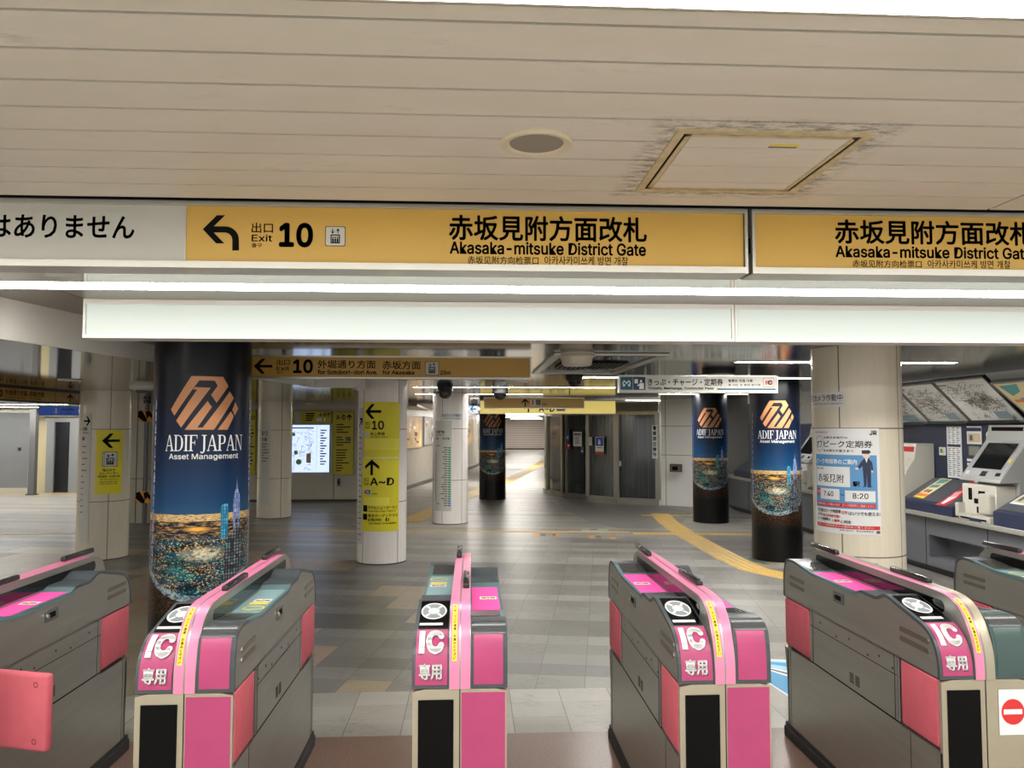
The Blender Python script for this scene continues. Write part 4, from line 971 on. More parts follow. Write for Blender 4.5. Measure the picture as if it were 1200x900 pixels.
# inspection hatch
t = thing('inspection_hatch', 'grimy square inspection hatch in the beige board ceiling', 'hatch', (.91, 2.515, CEIL))
hb = M('hatch frame', (206, 192, 150), .45, 0, .18, 26)
m = MB(); h = .3
for (p0, p1, q0, q1) in ((-h, h, -h, -h + .026), (-h, h, h - .026, h), (-h, -h + .026, -h + .026, h - .026), (h - .026, h, -h + .026, h - .026)): m.box(p0, p1, q0, q1, -.006, .001, .001)
m.build('frame', hb, t)
m = MB(); g = h - .036
for (p0, p1, q0, q1) in ((-g, g, -g, -g + .016), (-g, g, g - .016, g), (-g, -g + .016, -g, g), (g - .016, g, -g, g)): m.box(p0, p1, q0, q1, -.0045, .001, .001)
m.build('inner_frame', hb, t)
m = MB(); m.box(-h + .02, h - .02, -h + .02, h - .02, -.0015, .0); m.build('gap', black_matte, t)
m = MB()
for q0, q1 in ((-g + .018, -.192 + .03), (-.158, .008), (.012, .178), (.182, g - .018)): m.box(-g + .018, g - .018, q0, q1, -.004, -.001)
m.build('panel', ceil_mat, t)
m = MB(); m.box(.02, .11, -.2, -.183, -.0052, -.004); m.build('yellow_label', yellow_label, t); m = MB(); m.box(.02, .11, -.183, -.172, -.0052, -.004); m.build('blue_label', M('label blue', (60, 90, 130), .5), t)

# ================================================================== TICKET GATES
GY = 2.69; GLN = 1.37; HL = GLN / 2
HALFW, BARW = .1615, .0365
TOP = [(0.0, .7285), (.003, .785), (.016, .828), (.04, .864), (.075, .889), (.11, .901), (.22, .925), (.325, .9485), (.35, .951), (.372, .947), (.415, .930), (.44, .9255), (.545, .9265), (.562, .922), (.60, .9085), (.62, .907),
       (1.02, .907), (1.045, .910), (1.20, .928), (1.24, .932), (1.29, .931), (1.325, .922), (1.35, .9), (1.362, .86), (1.37, .80), (1.37, .7285)]
BAR = [(-.004, .727), (-.002, .80), (.012, .86), (.04, .915), (.08, .957), (.125, .981), (.18, .9905), (.25, .992), (.7, .99), (1.18, .988), (1.255, .982), (1.31, .962), (1.345, .928), (1.366, .88), (1.374, .81), (1.374, .727)]
def chaikin(P, n=2):
    for _ in range(n):
        Q_ = [P[0]]
        for a, b_ in zip(P, P[1:]): Q_ += [(a[0] * .75 + b_[0] * .25, a[1] * .75 + b_[1] * .25), (a[0] * .25 + b_[0] * .75, a[1] * .25 + b_[1] * .75)]
        P = Q_ + [P[-1]]
    return P
BAR = chaikin(BAR)
TOP = chaikin(TOP[:8], 1) + TOP[8:]
def offs(poly, d):
    out = []
    for i, (t_, z) in enumerate(poly):
        a = Vector(poly[max(i - 1, 0)]); b_ = Vector(poly[min(i + 1, len(poly) - 1)]); n = (b_ - a).normalized(); n = Vector((-n.y, n.x))
        out.append((t_ + n.x * d, z + n.y * d))
    return out
def arclen(poly):
    L = [0.0]
    for a, b_ in zip(poly, poly[1:]): L.append(L[-1] + math.hypot(b_[0] - a[0], b_[1] - a[1]))
    return L
def on_curve(poly, L, s):
    s = max(0, min(L[-1] - 1e-6, s))
    for i in range(len(L) - 1):
        if s <= L[i + 1]:
            k = (s - L[i]) / max(1e-9, L[i + 1] - L[i]); a, b_ = poly[i], poly[i + 1]
            d = Vector((b_[0] - a[0], b_[1] - a[1])).normalized()
            return a[0] + (b_[0] - a[0]) * k, a[1] + (b_[1] - a[1]) * k, -d.y, d.x
LT, LB = arclen(TOP), arclen(BAR)
def at_t(poly, L, t_):
    """arc length where the curve first reaches t (for flat decks)"""
    for i in range(len(poly) - 1):
        if poly[i][0] <= t_ <= poly[i + 1][0] and poly[i + 1][0] > poly[i][0]:
            return L[i] + (L[i + 1] - L[i]) * (t_ - poly[i][0]) / (poly[i + 1][0] - poly[i][0])
    return L[-1]
def gate(label, gx, left_deck, right_deck, front='pink', open_flap=False, bar_right=pink_bar):
    g = thing('ticket_gate', label, 'ticket gate', (gx, GY + HL, 0), 0, 'automatic ticket gates in a row')
    # ---- body
    m = MB(); m.box(-.125, .125, -HL + .012, HL - .01, .06, .727); m.build('core', dark_metal, g)
    for s in (-1, 1):
        m = MB()
        pts_ = [(-HL + .004, .075), (-HL + .004, .472), (-HL + .262, .472), (-HL + .262, .7275), (HL - .312, .7275), (HL - .312, .470), (HL, .466), (HL - .012, .40), (HL - .03, .30), (HL - .036, .18), (HL - .036, .075)]
        m.prism(pts_, 'x', s * .12, s * .1605)
        m.build('side_panel', steel, g)
        # joints, holes and vent on the side
        m = MB(); X0, X1 = sorted((s * .1603, s * .1612))
        m.box(X0, X1, -HL + .262, HL - .315, .652, .6545); m.box(X0, X1, -HL + .262, HL - .315, .476, .482); m.box(X0, X1, -HL + .26, -HL + .263, .48, .7275); m.box(X0, X1, -HL + .30, -HL + .303, .484, .7275); m.box(X0, X1, HL - .345, HL - .342, .484, .7275)
        m.box(X0, X1, HL - .075, HL - .0725, .08, .466); m.box(X0, X1, -HL + .2, -HL + .2025, .08, .47)
        m.build('panel_joint', black_matte, g)
        m = MB()
        for k in range(2):
            for q_ in range(6): m.box(X0, X1 + (.0002 if s > 0 else 0), .0 - .105 + k * .05, .0 - .105 + k * .05 + .036, .508 + q_ * .0075, .5115 + q_ * .0075)
        m.build('vent', black_matte, g)
        m = MB()
        for yy, zz in ((-.37, .672), (-.27, .69), (-.18, .668), (-.02, .69), (.1, .668), (.26, .69)): m.tube((s * .160, yy, zz), (s * .1613, yy, zz), .0045, 10)
        m.build('screw_hole', black_matte, g)
        m = MB(); m.tube((s * .1595, -HL + .274, .49), (s * .1595, -HL + .274, .72), .0065, 12); m.build('hinge_post', alu_dark, g)
    m = MB(); m.box(-.168, .168, -HL + .02, HL + .012, 0, .055, .006); m.box(-.164, .164, -HL + .02, HL - .002, .055, .078); m.build('plinth', black_rubber, g)
    # ---- flaps
    def flap(yc, ln, zc, h, x, rz=0.0, pivot=None, hold=None):
        m = MB(); th = .036
        if pivot is None:
            m.box(x - th / 2, x + th / 2, yc - ln / 2, yc + ln / 2, zc - h / 2, zc + h / 2, .013); o = m.build('flap', pink_pad, g, True)
        else:
            m.box(0, ln, -th / 2, th / 2, zc - h / 2, zc + h / 2, .013); o = m.build('flap', pink_pad, g, True); o.location = (pivot[0], pivot[1], 0); o.rotation_euler = (0, 0, rz)
            m = MB()
            for zz in (zc + h / 2 - .035, zc - h / 2 + .035):
                for side in (-1, 1):
                    n = 20
                    rows = [[(ln - .045 + r_ * cos(2 * PI * i / n), side * (th / 2 + .0006), zz + r_ * sin(2 * PI * i / n)) for i in range(n)] for r_ in (.006, .0105)]
                    m.loft(rows, True)
            m.build('rivet_ring', pad_ring, o)
        return o
    for s in (-1, 1):
        if open_flap and s == 1: flap(0, .285, .632, .262, 0, math.radians(-17), (.155, -HL + .2))
        else: flap(-HL + .139, .242, .604, .246, s * .1445)
        flap(HL - .155, .285, .602, .242, s * .1445)
    # ---- front and rear lower plates
    for fy, sgn in ((-HL, -1), (HL - .036, 1)):
        m = MB(); y0, y1 = (fy - .002, fy + .014) if sgn < 0 else (fy - .012, fy + .003)
        m.prism([(-.1605, .075), (.1605, .075), (.1605, .718), (.12, .7265), (-.12, .7265), (-.1605, .718)], 'y', y0, y1); m.build('end_plate', steel_front, g)
    m = MB(); F = -HL - .002; m.box(-.141, -.021, F - .004, F + .002, .40, .692, .002); m.build('scanner_window', black_matte, g)
    m = MB(); m.box(-.0015, .0015, F - .0012, F + .001, .08, .735); m.build('seam', black_matte, g)
    if front == 'pink':
        m = MB(); m.box(.006, .154, F - .0018, F + .001, .1, .715); m.build('front_panel', pink, g)
    else:
        p = Print(.045, .53, .125, .165, F - .001); p.rrect(.0, .82, .02, .97, .004, white_paper, 'sticker'); p.ell(.41, .49, .34, .27, red_ink, 'red_disc', 36); p.rect(.14, .68, .435, .54, white_ink, 'white_bar')
        p.build(g)
    # ---- two deck modules, the second turned half round
    for s, deck in ((1, left_deck), (-1, right_deck)):
        T = lambda co, s=s: Vector((s * co[0], s * (co[1] - HL), co[2]))
        xo, xi = -HALFW, -BARW - .0006
        lower = [(t_, z - .012) if .05 < t_ < 1.33 else (t_ + (.010 if t_ < .1 else -.010), z - .004) for t_, z in TOP]
        m = MB(); m.prism([(.002, .7285)] + [(max(.002, a), b_) for a, b_ in lower] + [(1.368, .7285)], 'x', xo + .001, xi); m.build('upper_body', steel, g, fmap=T)
        # grey front hood and teal deck rim, following the outline
        k0 = next(i for i, q_ in enumerate(TOP) if q_[0] >= .562)
        def band(lo, hi, name, mat, a=xo - .0012, b_=xi):
            up = TOP[lo:hi + 1]; dn = offs(up, -.0135)
            mm = MB(); mm.prism(up + dn[::-1], 'x', a, b_); return mm.build(name, mat, g, fmap=T)
        band(0, k0, 'front_hood', grey_trim if (front == 'pink' or s > 0) else teal_dark); k1 = next(i for i, q_ in enumerate(TOP) if q_[0] >= 1.2); band(k0, k1, 'deck_rim', teal_trim); band(k1, len(TOP) - 1, 'end_hood', grey_trim if s > 0 or front == 'pink' else teal_dark)
        def slab(s0, s1, x0, x1, name, mat, d=.0015, n=8):
            rows = []
            for sv in [s0] + [q_ for q_ in LT if s0 < q_ < s1] + [s1]:
                t_, z, nx, nz = on_curve(TOP, LT, sv); rows.append([(x0, t_ + nx * d, z + nz * d), (x1, t_ + nx * d, z + nz * d)])
            back = [[(r_[0][0], r_[0][1], r_[0][2] - .0005) for r_ in rows], [(r_[1][0], r_[1][1], r_[1][2] - .0005) for r_ in rows]]
            mm = MB(); mm.loft(rows); return mm.build(name, mat, g, True, fmap=T)
        dm = {'pink': pink_deck, 'teal': teal_deck}[deck]
        slab(at_t(TOP, LT, .605), at_t(TOP, LT, 1.03), xo + .010, xi - .004, 'deck', dm, .0015)
        slab(at_t(TOP, LT, 1.06), at_t(TOP, LT, 1.2), xo + .016, xi - .004, 'display', M('dim display', (70, 68, 66), .18), .002, 3)
        def ptop(x, z, off, u0=at_t(TOP, LT, 0.0)):   # z = arc length
            t_, zz, nx, nz = on_curve(TOP, LT, z); return T((x, t_ + nx * (off + .002), zz + nz * (off + .002)))
        # stickers on the deck
        pr = Print(xo, 0, 1, 1); pr.split = True; pr.mx = .011
        def R_(x0, x1, t0, t1, mat, name, text=None):
            pr.rect(x0, x1, 1 - at_t(TOP, LT, t0), 1 - at_t(TOP, LT, t1), mat, name)
        xw = (xi - xo)
        R_(.018, .088, .79, .84, white_paper, 'sticker'); R_(.024, .082, .801, .825, yellow_label, 'sticker_band'); R_(.024, .046, .808, .825, black_ink, 'sticker_print'); R_(.060, .082, .808, .825, black_ink, 'sticker_print'); R_(.049, .057, .801, .832, red_ink, 'sticker_mark')
        if deck == 'teal':
            R_(.018, .09, .855, .885, yellow_label, 'yellow_strip')
            n = 26; zc = at_t(TOP, LT, .95)
            for k in range(n):
                a0, a1 = 2 * PI * k / n, 2 * PI * (k + 1) / n
                pr._add(yellow_label, [(xo + .053 + .043 * cos(a), zc + .032 * sin(a)) for a in (a0, a1)] + [(xo + .053 + .037 * cos(a), zc + .025 * sin(a)) for a in (a1, a0)], [(0, 1, 2, 3)], 'slot_ring')
        # IC reader and IC label on the module that faces us (and on the far end)
        r0, r1 = at_t(TOP, LT, .112), at_t(TOP, LT, .325)
        if s > 0 or front == 'x':
            slab(r0, r1, xo + .012, xi - .006, 'card_reader', black_gloss, .0025, 6)
            zc = (r0 + r1) / 2 + .02; xc = xo + .062; n = 36
            def disc(a, b_, mat, name, dx=0, dz=0): pr._add(mat, [(xc + dx + a * cos(2 * PI * i / n), zc + dz + b_ * sin(2 * PI * i / n)) for i in range(n)], [tuple(range(n))], name)
            disc(.0475, .066, white_paper, 'reader_ring'); disc(.0415, .058, reader_silver, 'reader_disc')
            for q_ in range(4):
                a = PI / 4 + PI / 2 * q_
                pr._add(white_paper, [(xc + cos(a + da) * r_ * .0435, zc + sin(a + da) * r_ * .062) for r_, da in ((.5, -.2), (.95, -.1), (.95, .1), (.5, .2))], [(0, 1, 2, 3)], 'reader_spoke')
            disc(.0205, .024, white_paper, 'reader_mark')
            pr.text('タッチ', .049, .075, 1 - (zc + .006), 1 - (zc - .006), red_ink, .01, 'reader_text')
            pr.rect(.015, .098, 1 - (r0 + .016), 1 - (r0 + .034), white_paper, 'reader_label')
            # IC plate
            i0, i1 = .012, at_t(TOP, LT, .104)
            slab(i0, i1, xo + .010, xi - .006, 'card_plate', pink, .0018, 10)
            shadow = M('lettering shadow', (120, 60, 96), .5)
            for dx, dz, mat, nm in ((.0025, -.003, shadow, 'lettering_shadow'), (0, 0, white_ink, 'lettering')):
                V_ = lambda f_: 1 - (i0 + (i1 - i0) * f_ + dz)
                pr.rect(.020 + dx, .039 + dx, V_(.93), V_(.50), mat, 'card_' + nm); pr.text('C', .044 + dx, .106 + dx, V_(.945), V_(.485), mat, .075, 'card_' + nm)
                pr.text('専用', .022 + dx, .100 + dx, V_(.34), V_(.09), mat, .03, nm)
        pr.build(g, ptop, .0002)
        if s < 0:
            # this module shows us its rounded end: coloured plate and polished lip
            e0, e1 = LT[-1] - .006 - .165, LT[-1] - .012
            slab(LT[-1] - .178, LT[-1] - .012, xo + .014, xi - .010, 'end_panel', pink if front == 'pink' else teal_dark, .0016, 10)
            m = MB(); rows = []
            for t_, z in ((1.29, .9335), (1.318, .929), (1.338, .917), (1.346, .905)): rows.append([(xo + .004, t_, z), (xi - .004, t_, z)])
            m.loft(rows); m.build('polished_lip', M('grey polished lip', (84, 86, 88), .22, .3), g, True, fmap=T)
        # embossed slots and the lock on the outer side
        xx = xo - .0022
        for (ta, za, tb, zb, hh) in ((.07, .842, .25, .842, .018), (.07, .806, .25, .806, .018), (1.12, .842, 1.28, .842, .018), (1.12, .806, 1.28, .806, .018)):
            m = MB(); m.prism([(ta, za - hh / 2), (ta - .006, za), (ta, za + hh / 2), (tb, zb + hh / 2), (tb + .006, zb), (tb, zb - hh / 2)], 'x', xx, xo + .002)
            m.build('embossed_slot', M('steel emboss', (136, 130, 120), .3, .85), g, fmap=T)
        m = MB(); m.box(xx - .001, xo + .002, .70, .80, .825, .872, .004); m.build('lock_plate', alu_dark, g, fmap=T)
        m = MB(); m.box(xx - .0022, xo, .725, .775, .838, .86, .001); m.build('lock_recess', black_matte, g, fmap=T); m = MB(); m.tube((xx - .006, .785, .848), (xo, .785, .848), .009); m.build('lock_knob', chrome, g, fmap=T)
    # ---- the raised centre bar
    TB = lambda co: Vector((co[0], co[1] - HL, co[2]))
    m = MB(); m.prism(BAR, 'x', -BARW, BARW); m.build('centre_bar', steel, g, fmap=TB)
    for s in (-1, 1):
        X0, X1 = sorted((s * (BARW - .002), s * (BARW + .0012)))
        m = MB(); n = 8
        z0, z1 = .915, .962; a, b_ = .165, 1.25; r_ = (z1 - z0) / 2
        pl = [(a + r_ - r_ * cos(PI / 2 - PI * k / n * 1.0) * 1, 0) for k in range(0)]
        pl = [(b_ - r_ + r_ * cos(-PI / 2 + PI * k / n), (z0 + z1) / 2 + r_ * sin(-PI / 2 + PI * k / n)) for k in range(n + 1)] + [(a + r_ + r_ * cos(PI / 2 + PI * k / n), (z0 + z1) / 2 + r_ * sin(PI / 2 + PI * k / n)) for k in range(n + 1)]
        m.prism(pl, 'x', X0, X1); m.build('sensor_window', black_gloss, g, fmap=TB)
        # coloured strip on the ridge
        mat = pink_bar if s < 0 else bar_right
        x0, x1 = (-.0345, -.003) if s < 0 else (.003, .0345)
        rows = []
        for k in range(len(BAR)):
            t_, z, nx, nz = on_curve(BAR, LB, LB[k]); rows.append([(x0, t_ + nx * .0012, z + nz * .0012), (x1, t_ + nx * .0012, z + nz * .0012)])
        m = MB(); m.loft(rows); m.build('ridge_strip', mat, g, True, fmap=TB)
        tc = 1.19 if s < 0 else .485
        m = MB(); xm = (x0 + x1) / 2; m.box(xm - .0125, xm + .0125, tc - .14, tc + .14, .9885, 1.012, .007); m.build('beam_sensor', M('smoked sensor cover', (38, 38, 38), .2), g, True, fmap=TB)
    # yellow notice on the ridge
    pr = Print(0, 0, 1, 1); pr.mx = .012
    def pbar(x, z, off):
        t_, zz, nx, nz = on_curve(BAR, LB, z); return TB((x, t_ + nx * (off + .0014), zz + nz * (off + .0014)))
    z0, z1 = .092, .305
    for k in range(12): pr.rect(-.0265, -.0105, 1 - (z0 + (z1 - z0) * (k + 1) / 12), 1 - (z0 + (z1 - z0) * k / 12), yellow_label, 'notice_strip')
    st = 'ご注意　このまま進む　お待ちください'
    st = ['I', 'C', '専', None, 'タ', 'ッ', 'チ', '通', '過', None, 'お', '進', 'み', 'く', 'だ', 'さ', 'い']
    hh = (z1 - z0 - .01) / len(st)
    for k, ch in enumerate(st):
        if ch is None: continue
        zt = z1 - .005 - k * hh
        pr.text(ch, -.0235, -.0135, 1 - (zt - .001), 1 - (zt - hh + .001), red_ink if k < 3 else black_ink, .02, 'notice_text')
    pr.build(g, pbar, .0002)
    return g
gate('pink ticket gate with one padded flap swung open into the aisle', -1.877, 'teal', 'pink', open_flap=True)
gate('pink ticket gate in front of the big skyline advert pillar', -.955, 'teal', 'teal')
gate('pink ticket gate seen end on, one teal deck and one pink deck', -.036, 'teal', 'pink')
gate('pink ticket gate between the end on gate and the no entry gate', .882, 'pink', 'pink')
gate('ticket gate with the red no entry sticker on its front', 1.814, 'pink', 'pink', front='plain', bar_right=steel_front)
gate('ticket gate closest to the ticket machines, teal deck', 2.745, 'teal', 'teal', front='plain')

# ================================================================== BACK OF THE HALL
tile_wall = pillar_tile('dummy', beige, .3, (), ()) if False else M('beige wall panel', (190, 182, 164), .35, 0, .05, 2)
def vwall(name, pts_, z0, z1, mat, th=.1, flip=1):
    m = MB(); P = [Vector(p_) for p_ in pts_]
    for a, b_ in zip(P, P[1:]):
        d = (b_ - a).normalized(); n = Vector((-d.y, d.x)) * th * flip
        m.prism([tuple(a), tuple(b_), tuple(b_ + n), tuple(a + n)], 'z', z0, z1)
    return m.build(name, mat)
H2 = lambda a, b_: tuple(hall(a, b_))[:2]
# wall with the map boards
WY = 16.9
struct(vwall('wall_map', [(-5.6, WY), (-2.3, WY)], 0, 2.12, tile_wall))
m = MB()
for x in (-4.45, -3.85, -2.95): m.box(x - .006, x + .006, WY - .004, WY, 0, 1.1)
m.box(-5.6, -2.3, WY - .004, WY, 0, .05); struct(m.build('baseboard_map', M('dark skirting', (70, 66, 60), .5)))
# receding poster wall in the hall direction
gw = M('grey poster wall', (150, 146, 138), .25, .2, .05, 2)
struct(vwall('wall_poster', [H2(-4.95, 17.2), H2(-4.95, 30.6), (2.2, 54.2)], 0, 2.12, gw, .1, 1))
m = MB(); m.prism([H2(-4.95, 17.2), H2(-4.95, 30.6), (2.2, 54.2), (2.23, 54.2), H2(-4.92, 30.6), H2(-4.92, 17.2)], 'z', 0, .09); struct(m.build('baseboard_poster', M('dark skirting', (0, 0, 0))))
# posters framed on that wall
def wall_poster(label, b0, b1, z0, z1, cols):
    c_ = hall(-4.935, (b0 + b1) / 2, z0); w = b1 - b0
    t = thing('framed_poster', label, 'poster', c_, PI / 2 - TH, 'framed posters on the receding wall')
    m = MB(); m.box(-w / 2, w / 2, -.005, .02, 0, z1 - z0); m.build('sheet', M('poster ground ' + cols, {'tan': (190, 160, 120), 'grey': (150, 146, 140), 'dark': (60, 56, 54)}[cols], .35, 0, .5, 2.2), t)
    m = MB(); fr = .04
    for (p0, p1, q0, q1) in ((-w / 2 - fr, w / 2 + fr, -fr, 0), (-w / 2 - fr, w / 2 + fr, z1 - z0, z1 - z0 + fr), (-w / 2 - fr, -w / 2, 0, z1 - z0), (w / 2, w / 2 + fr, 0, z1 - z0)): m.box(p0, p1, -.015, .02, q0, q1)
    m.build('frame', alu_dark, t)
    p = Print(-w / 2, 0, w, z1 - z0, -.005); rnd = random.Random(b0)
    for k in range(7):
        u, v_ = rnd.uniform(.05, .7), rnd.uniform(.05, .8); a, b_ = rnd.uniform(.08, .25), rnd.uniform(.05, .2)
        p.poly([(u, v_), (u + a, v_ + .03), (u + a * .8, v_ + b_), (u + .02, v_ + b_ * .9)], (white_ink, dark_metal, M('print brown', (120, 84, 50), .5))[k % 3], 'print')
    p.build(t)
wall_poster('tan framed poster nearest the exit pillar on the receding wall', 19.2, 21.0, 1.05, 1.85, 'tan')
wall_poster('grey framed poster beyond the tan one on the receding wall', 21.3, 23.4, 1.1, 1.85, 'grey')
wall_poster('dark framed poster seen between the route map pillar and the distant skyline pillar', 26.5, 29.5, .95, 1.9, 'tan')
# shutter closing the corridor
v0, v1 = atY(570, 526, 54), atY(639, 526, 54)
def shutter_mat():
    m, nt, b = new_mat('rolling shutter slats'); tc = N(nt, 'ShaderNodeTexCoord'); sx = N(nt, 'ShaderNodeSeparateXYZ'); nt.links.new(tc.outputs['Object'], sx.inputs[0])
    f_ = math_(nt, 'FRACT', math_(nt, 'DIVIDE', sx.outputs[2], .16)); c = ramp(nt, f_, [(0, lin((128, 118, 112))), (.15, lin((178, 168, 162))), (.85, lin((190, 180, 174))), (1, lin((140, 130, 124)))])
    nt.links.new(c, b.inputs['Base Color']); b.inputs['Roughness'].default_value = .5; return m
t = thing('rolling_shutter', 'closed pale rolling shutter at the end of the corridor', 'shutter', ((v0.x + v1.x) / 2, 54, 0)); w = (v1.x - v0.x) / 2
m = MB(); m.box(-w, w, 0, .08, .02, 2.05); m.build('curtain', shutter_mat(), t); m = MB(); m.box(-w - .12, -w, -.05, .12, 0, 2.1); m.box(w, w + .12, -.05, .12, 0, 2.1); m.build('guide_rail', alu_dark, t); m = MB(); m.box(-w, w, -.03, .1, 0, .07); m.build('bottom_bar', dark_metal, t)
struct(vwall('wall_corridor_end', [(-4, 54.3), (14, 54.3)], 0, 2.12, white_wall))
# corridor wall on the booth side
cw = [(1.95, 19.6), (2.6, 22), (v1.x + .14, 54)]
struct(vwall('wall_corridor', cw, 0, 2.12, M('cream corridor wall', (196, 190, 176), .4, 0, .04, 2), .2, -1))

# ---- glass staff booth with the curved corner
gl = [(1.789, 18.9), (1.80, 18.5), (1.90, 18.1), (2.109, 17.596), (2.57, 16.868), (3.075, 16.264), (3.865, 15.804)]
glass = M('dark curtain glass', (38, 46, 50), .1, 0, 0)
def curtain_mat():
    m, nt, b = new_mat('drawn grey curtain'); uv = N(nt, 'ShaderNodeUVMap'); sx = N(nt, 'ShaderNodeSeparateXYZ'); nt.links.new(uv.outputs[0], sx.inputs[0])
    cv = N(nt, 'ShaderNodeCombineXYZ'); nt.links.new(math_(nt, 'MULTIPLY', sx.outputs[0], 5), cv.inputs[0])
    f_ = noise(nt, cv.outputs[0], 3, 3, .6); c = ramp(nt, f_, [(.3, lin((16, 20, 22))), (.5, lin((36, 44, 46))), (.68, lin((58, 68, 70)))])
    nt.links.new(c, b.inputs['Base Color']); b.inputs['Roughness'].default_value = .12; b.inputs['Coat Weight'].default_value = .6; b.inputs['Coat Roughness'].default_value = .05
    return m
t = thing('staff_booth', 'curved glass staff booth with drawn dark curtains and steel frames', 'booth', (2.8, 17, 0)); o_ = Vector((2.8, 17, 0))
zt = 1.86
m = MB(); uvl = m.b.loops.layers.uv.new('UVMap'); s_ = 0
for a, b_ in zip(gl, gl[1:]):
    n = 6; a, b_ = Vector(a), Vector(b_); ln = (b_ - a).length
    f_ = m.b.faces.new([m.b.verts.new((q_[0] - o_.x, q_[1] - o_.y, z)) for q_, z in ((a, .12), (b_, .12), (b_, zt), (a, zt))])
    for l, uv_ in zip(f_.loops, ((s_, 0), (s_ + ln, 0), (s_ + ln, 1), (s_, 1))): l[uvl].uv = uv_
    s_ += ln
m.build('glazing', curtain_mat(), t)
def rail(z0, z1, out, name, mat):
    m = MB(); P = [Vector(q_) - Vector((o_.x, o_.y)) for q_ in gl]
    for a, b_ in zip(P, P[1:]):
        d = (b_ - a).normalized(); n = Vector((d.y, -d.x)) * out
        m.prism([tuple(a - n), tuple(b_ - n), tuple(b_ + n), tuple(a + n)], 'z', z0, z1)
    m.build(name, mat, t)
booth_steel = M('booth steel', (150, 146, 136), .28, .8)
rail(0, .12, .03, 'bottom_rail', booth_steel); rail(zt, zt + .07, .03, 'top_rail', booth_steel); rail(zt + .07, 2.12, .02, 'fascia', M('booth fascia', (120, 116, 104), .4))
def post_at(px_, half=.025):
    # where the sight line meets the glass line
    d = ray(px_, 560)
    for a, b_ in zip(gl, gl[1:]):
        k = (a[0] * d.y - a[1] * d.x) / ((a[0] - b_[0]) * d.y - (a[1] - b_[1]) * d.x)
        if 0 <= k <= 1: return a[0] + (b_[0] - a[0]) * k - o_.x, a[1] + (b_[1] - a[1]) * k - o_.y, math.atan2(b_[1] - a[1], b_[0] - a[0])
    return gl[-1][0] - o_.x, gl[-1][1] - o_.y, 0
for px_, hw in ((642, .04), (660, .045), (664.5, .02), (690, .05), (723, .06), (771.5, .05)):
    x, y_, an = post_at(px_); m = MB(); m.box(-hw, hw, -.045, .03, .1, zt + .05); o = m.build('post', booth_steel, t); o.location = (x, y_, 0); o.rotation_euler = (0, 0, an)
def booth_notice(name, label, cat, px_, w, y0, y1, mat, draw=None):
    x, y_, an = post_at(px_); d = (Vector((x, y_, 0)) + o_).length; Yd = y_ + o_.y
    zt_, zb_ = atY(px_, y0, Yd).z, atY(px_, y1, Yd).z
    q_ = thing(name, label, cat, (x + o_.x + sin(an) * .052, y_ + o_.y - cos(an) * .052, zb_), an)
    m = MB(); m.box(-w / 2, w / 2, 0, .004, 0, zt_ - zb_); m.build('sheet', mat, q_)
    p = Print(-w / 2, 0, w, zt_ - zb_, 0)
    if draw: draw(p)
    p.build(q_)
def d_notice(p):
    p.rect(.1, .9, .12, .2, black_ink); p.rect(.1, .9, .24, .28, red_ink)
    for k in range(7): p.rect(.2, .8 - .06 * (k % 3), .36 + k * .07, .39 + k * .07, grey_text)
booth_notice('notice', 'white notice sheet taped in the middle of the booth glass', 'notice', 679, .29, 506, 523, white_paper, d_notice)
def d_blue(p):
    p.rect(.06, .94, .04, .52, navy); p.rect(.1, .9, .07, .49, M('poster royal blue', (40, 90, 190), .45)); p.ell(.5, .2, .12, .05, white_ink); p.rect(.36, .64, .26, .44, white_ink); p.rect(.2, .8, .6, .64, grey_text); p.rect(0, 1, .86, 1, red_ink)
booth_notice('poster', 'small blue and white poster on the booth glass beside the notice sheet', 'poster', 704.5, .24, 512, 532, white_paper, d_blue)
booth_notice('notice', 'pale slip of paper between the booth notice sheet and the blue poster', 'notice', 694, .09, 512, 522, M('pale slip', (206, 200, 198), .5), lambda p: [p.rect(.2, .8, .2 + .2 * k, .26 + .2 * k, grey_text) for k in range(3)])
booth_notice('notice', 'blue slip low on the booth glass under the notice sheet', 'notice', 684.5, .09, 523.5, 531, M('slip blue', (60, 100, 150), .5), lambda p: p.rect(.2, .8, .6, .8, white_ink))
booth_notice('notice', 'blue slip left of the booth notice sheet', 'notice', 667.5, .09, 503, 519, M('slip blue', (0, 0, 0)), lambda p: p.rect(.2, .8, .5, .7, white_ink))
booth_notice('notice', 'red slip on the booth glass below the small blue slip', 'notice', 668.5, .1, 520, 526, red_ink, lambda p: p.rect(.2, .8, .2, .45, white_ink))
def d_vert(p):
    for k, ch in enumerate('警察官立寄所'): p.text(ch, .15, .85, .03 + k * .16, .15 + k * .16, black_ink, .03)
booth_notice('vertical_sign', 'tall white sign with vertical black characters at the booth door edge', 'sign', 768.5, .11, 498, 537, white_paper, d_vert)
booth_notice('lock_plate', 'small pale lock plate on the booth door glass', 'lock', 728, .05, 540, 546, alu)

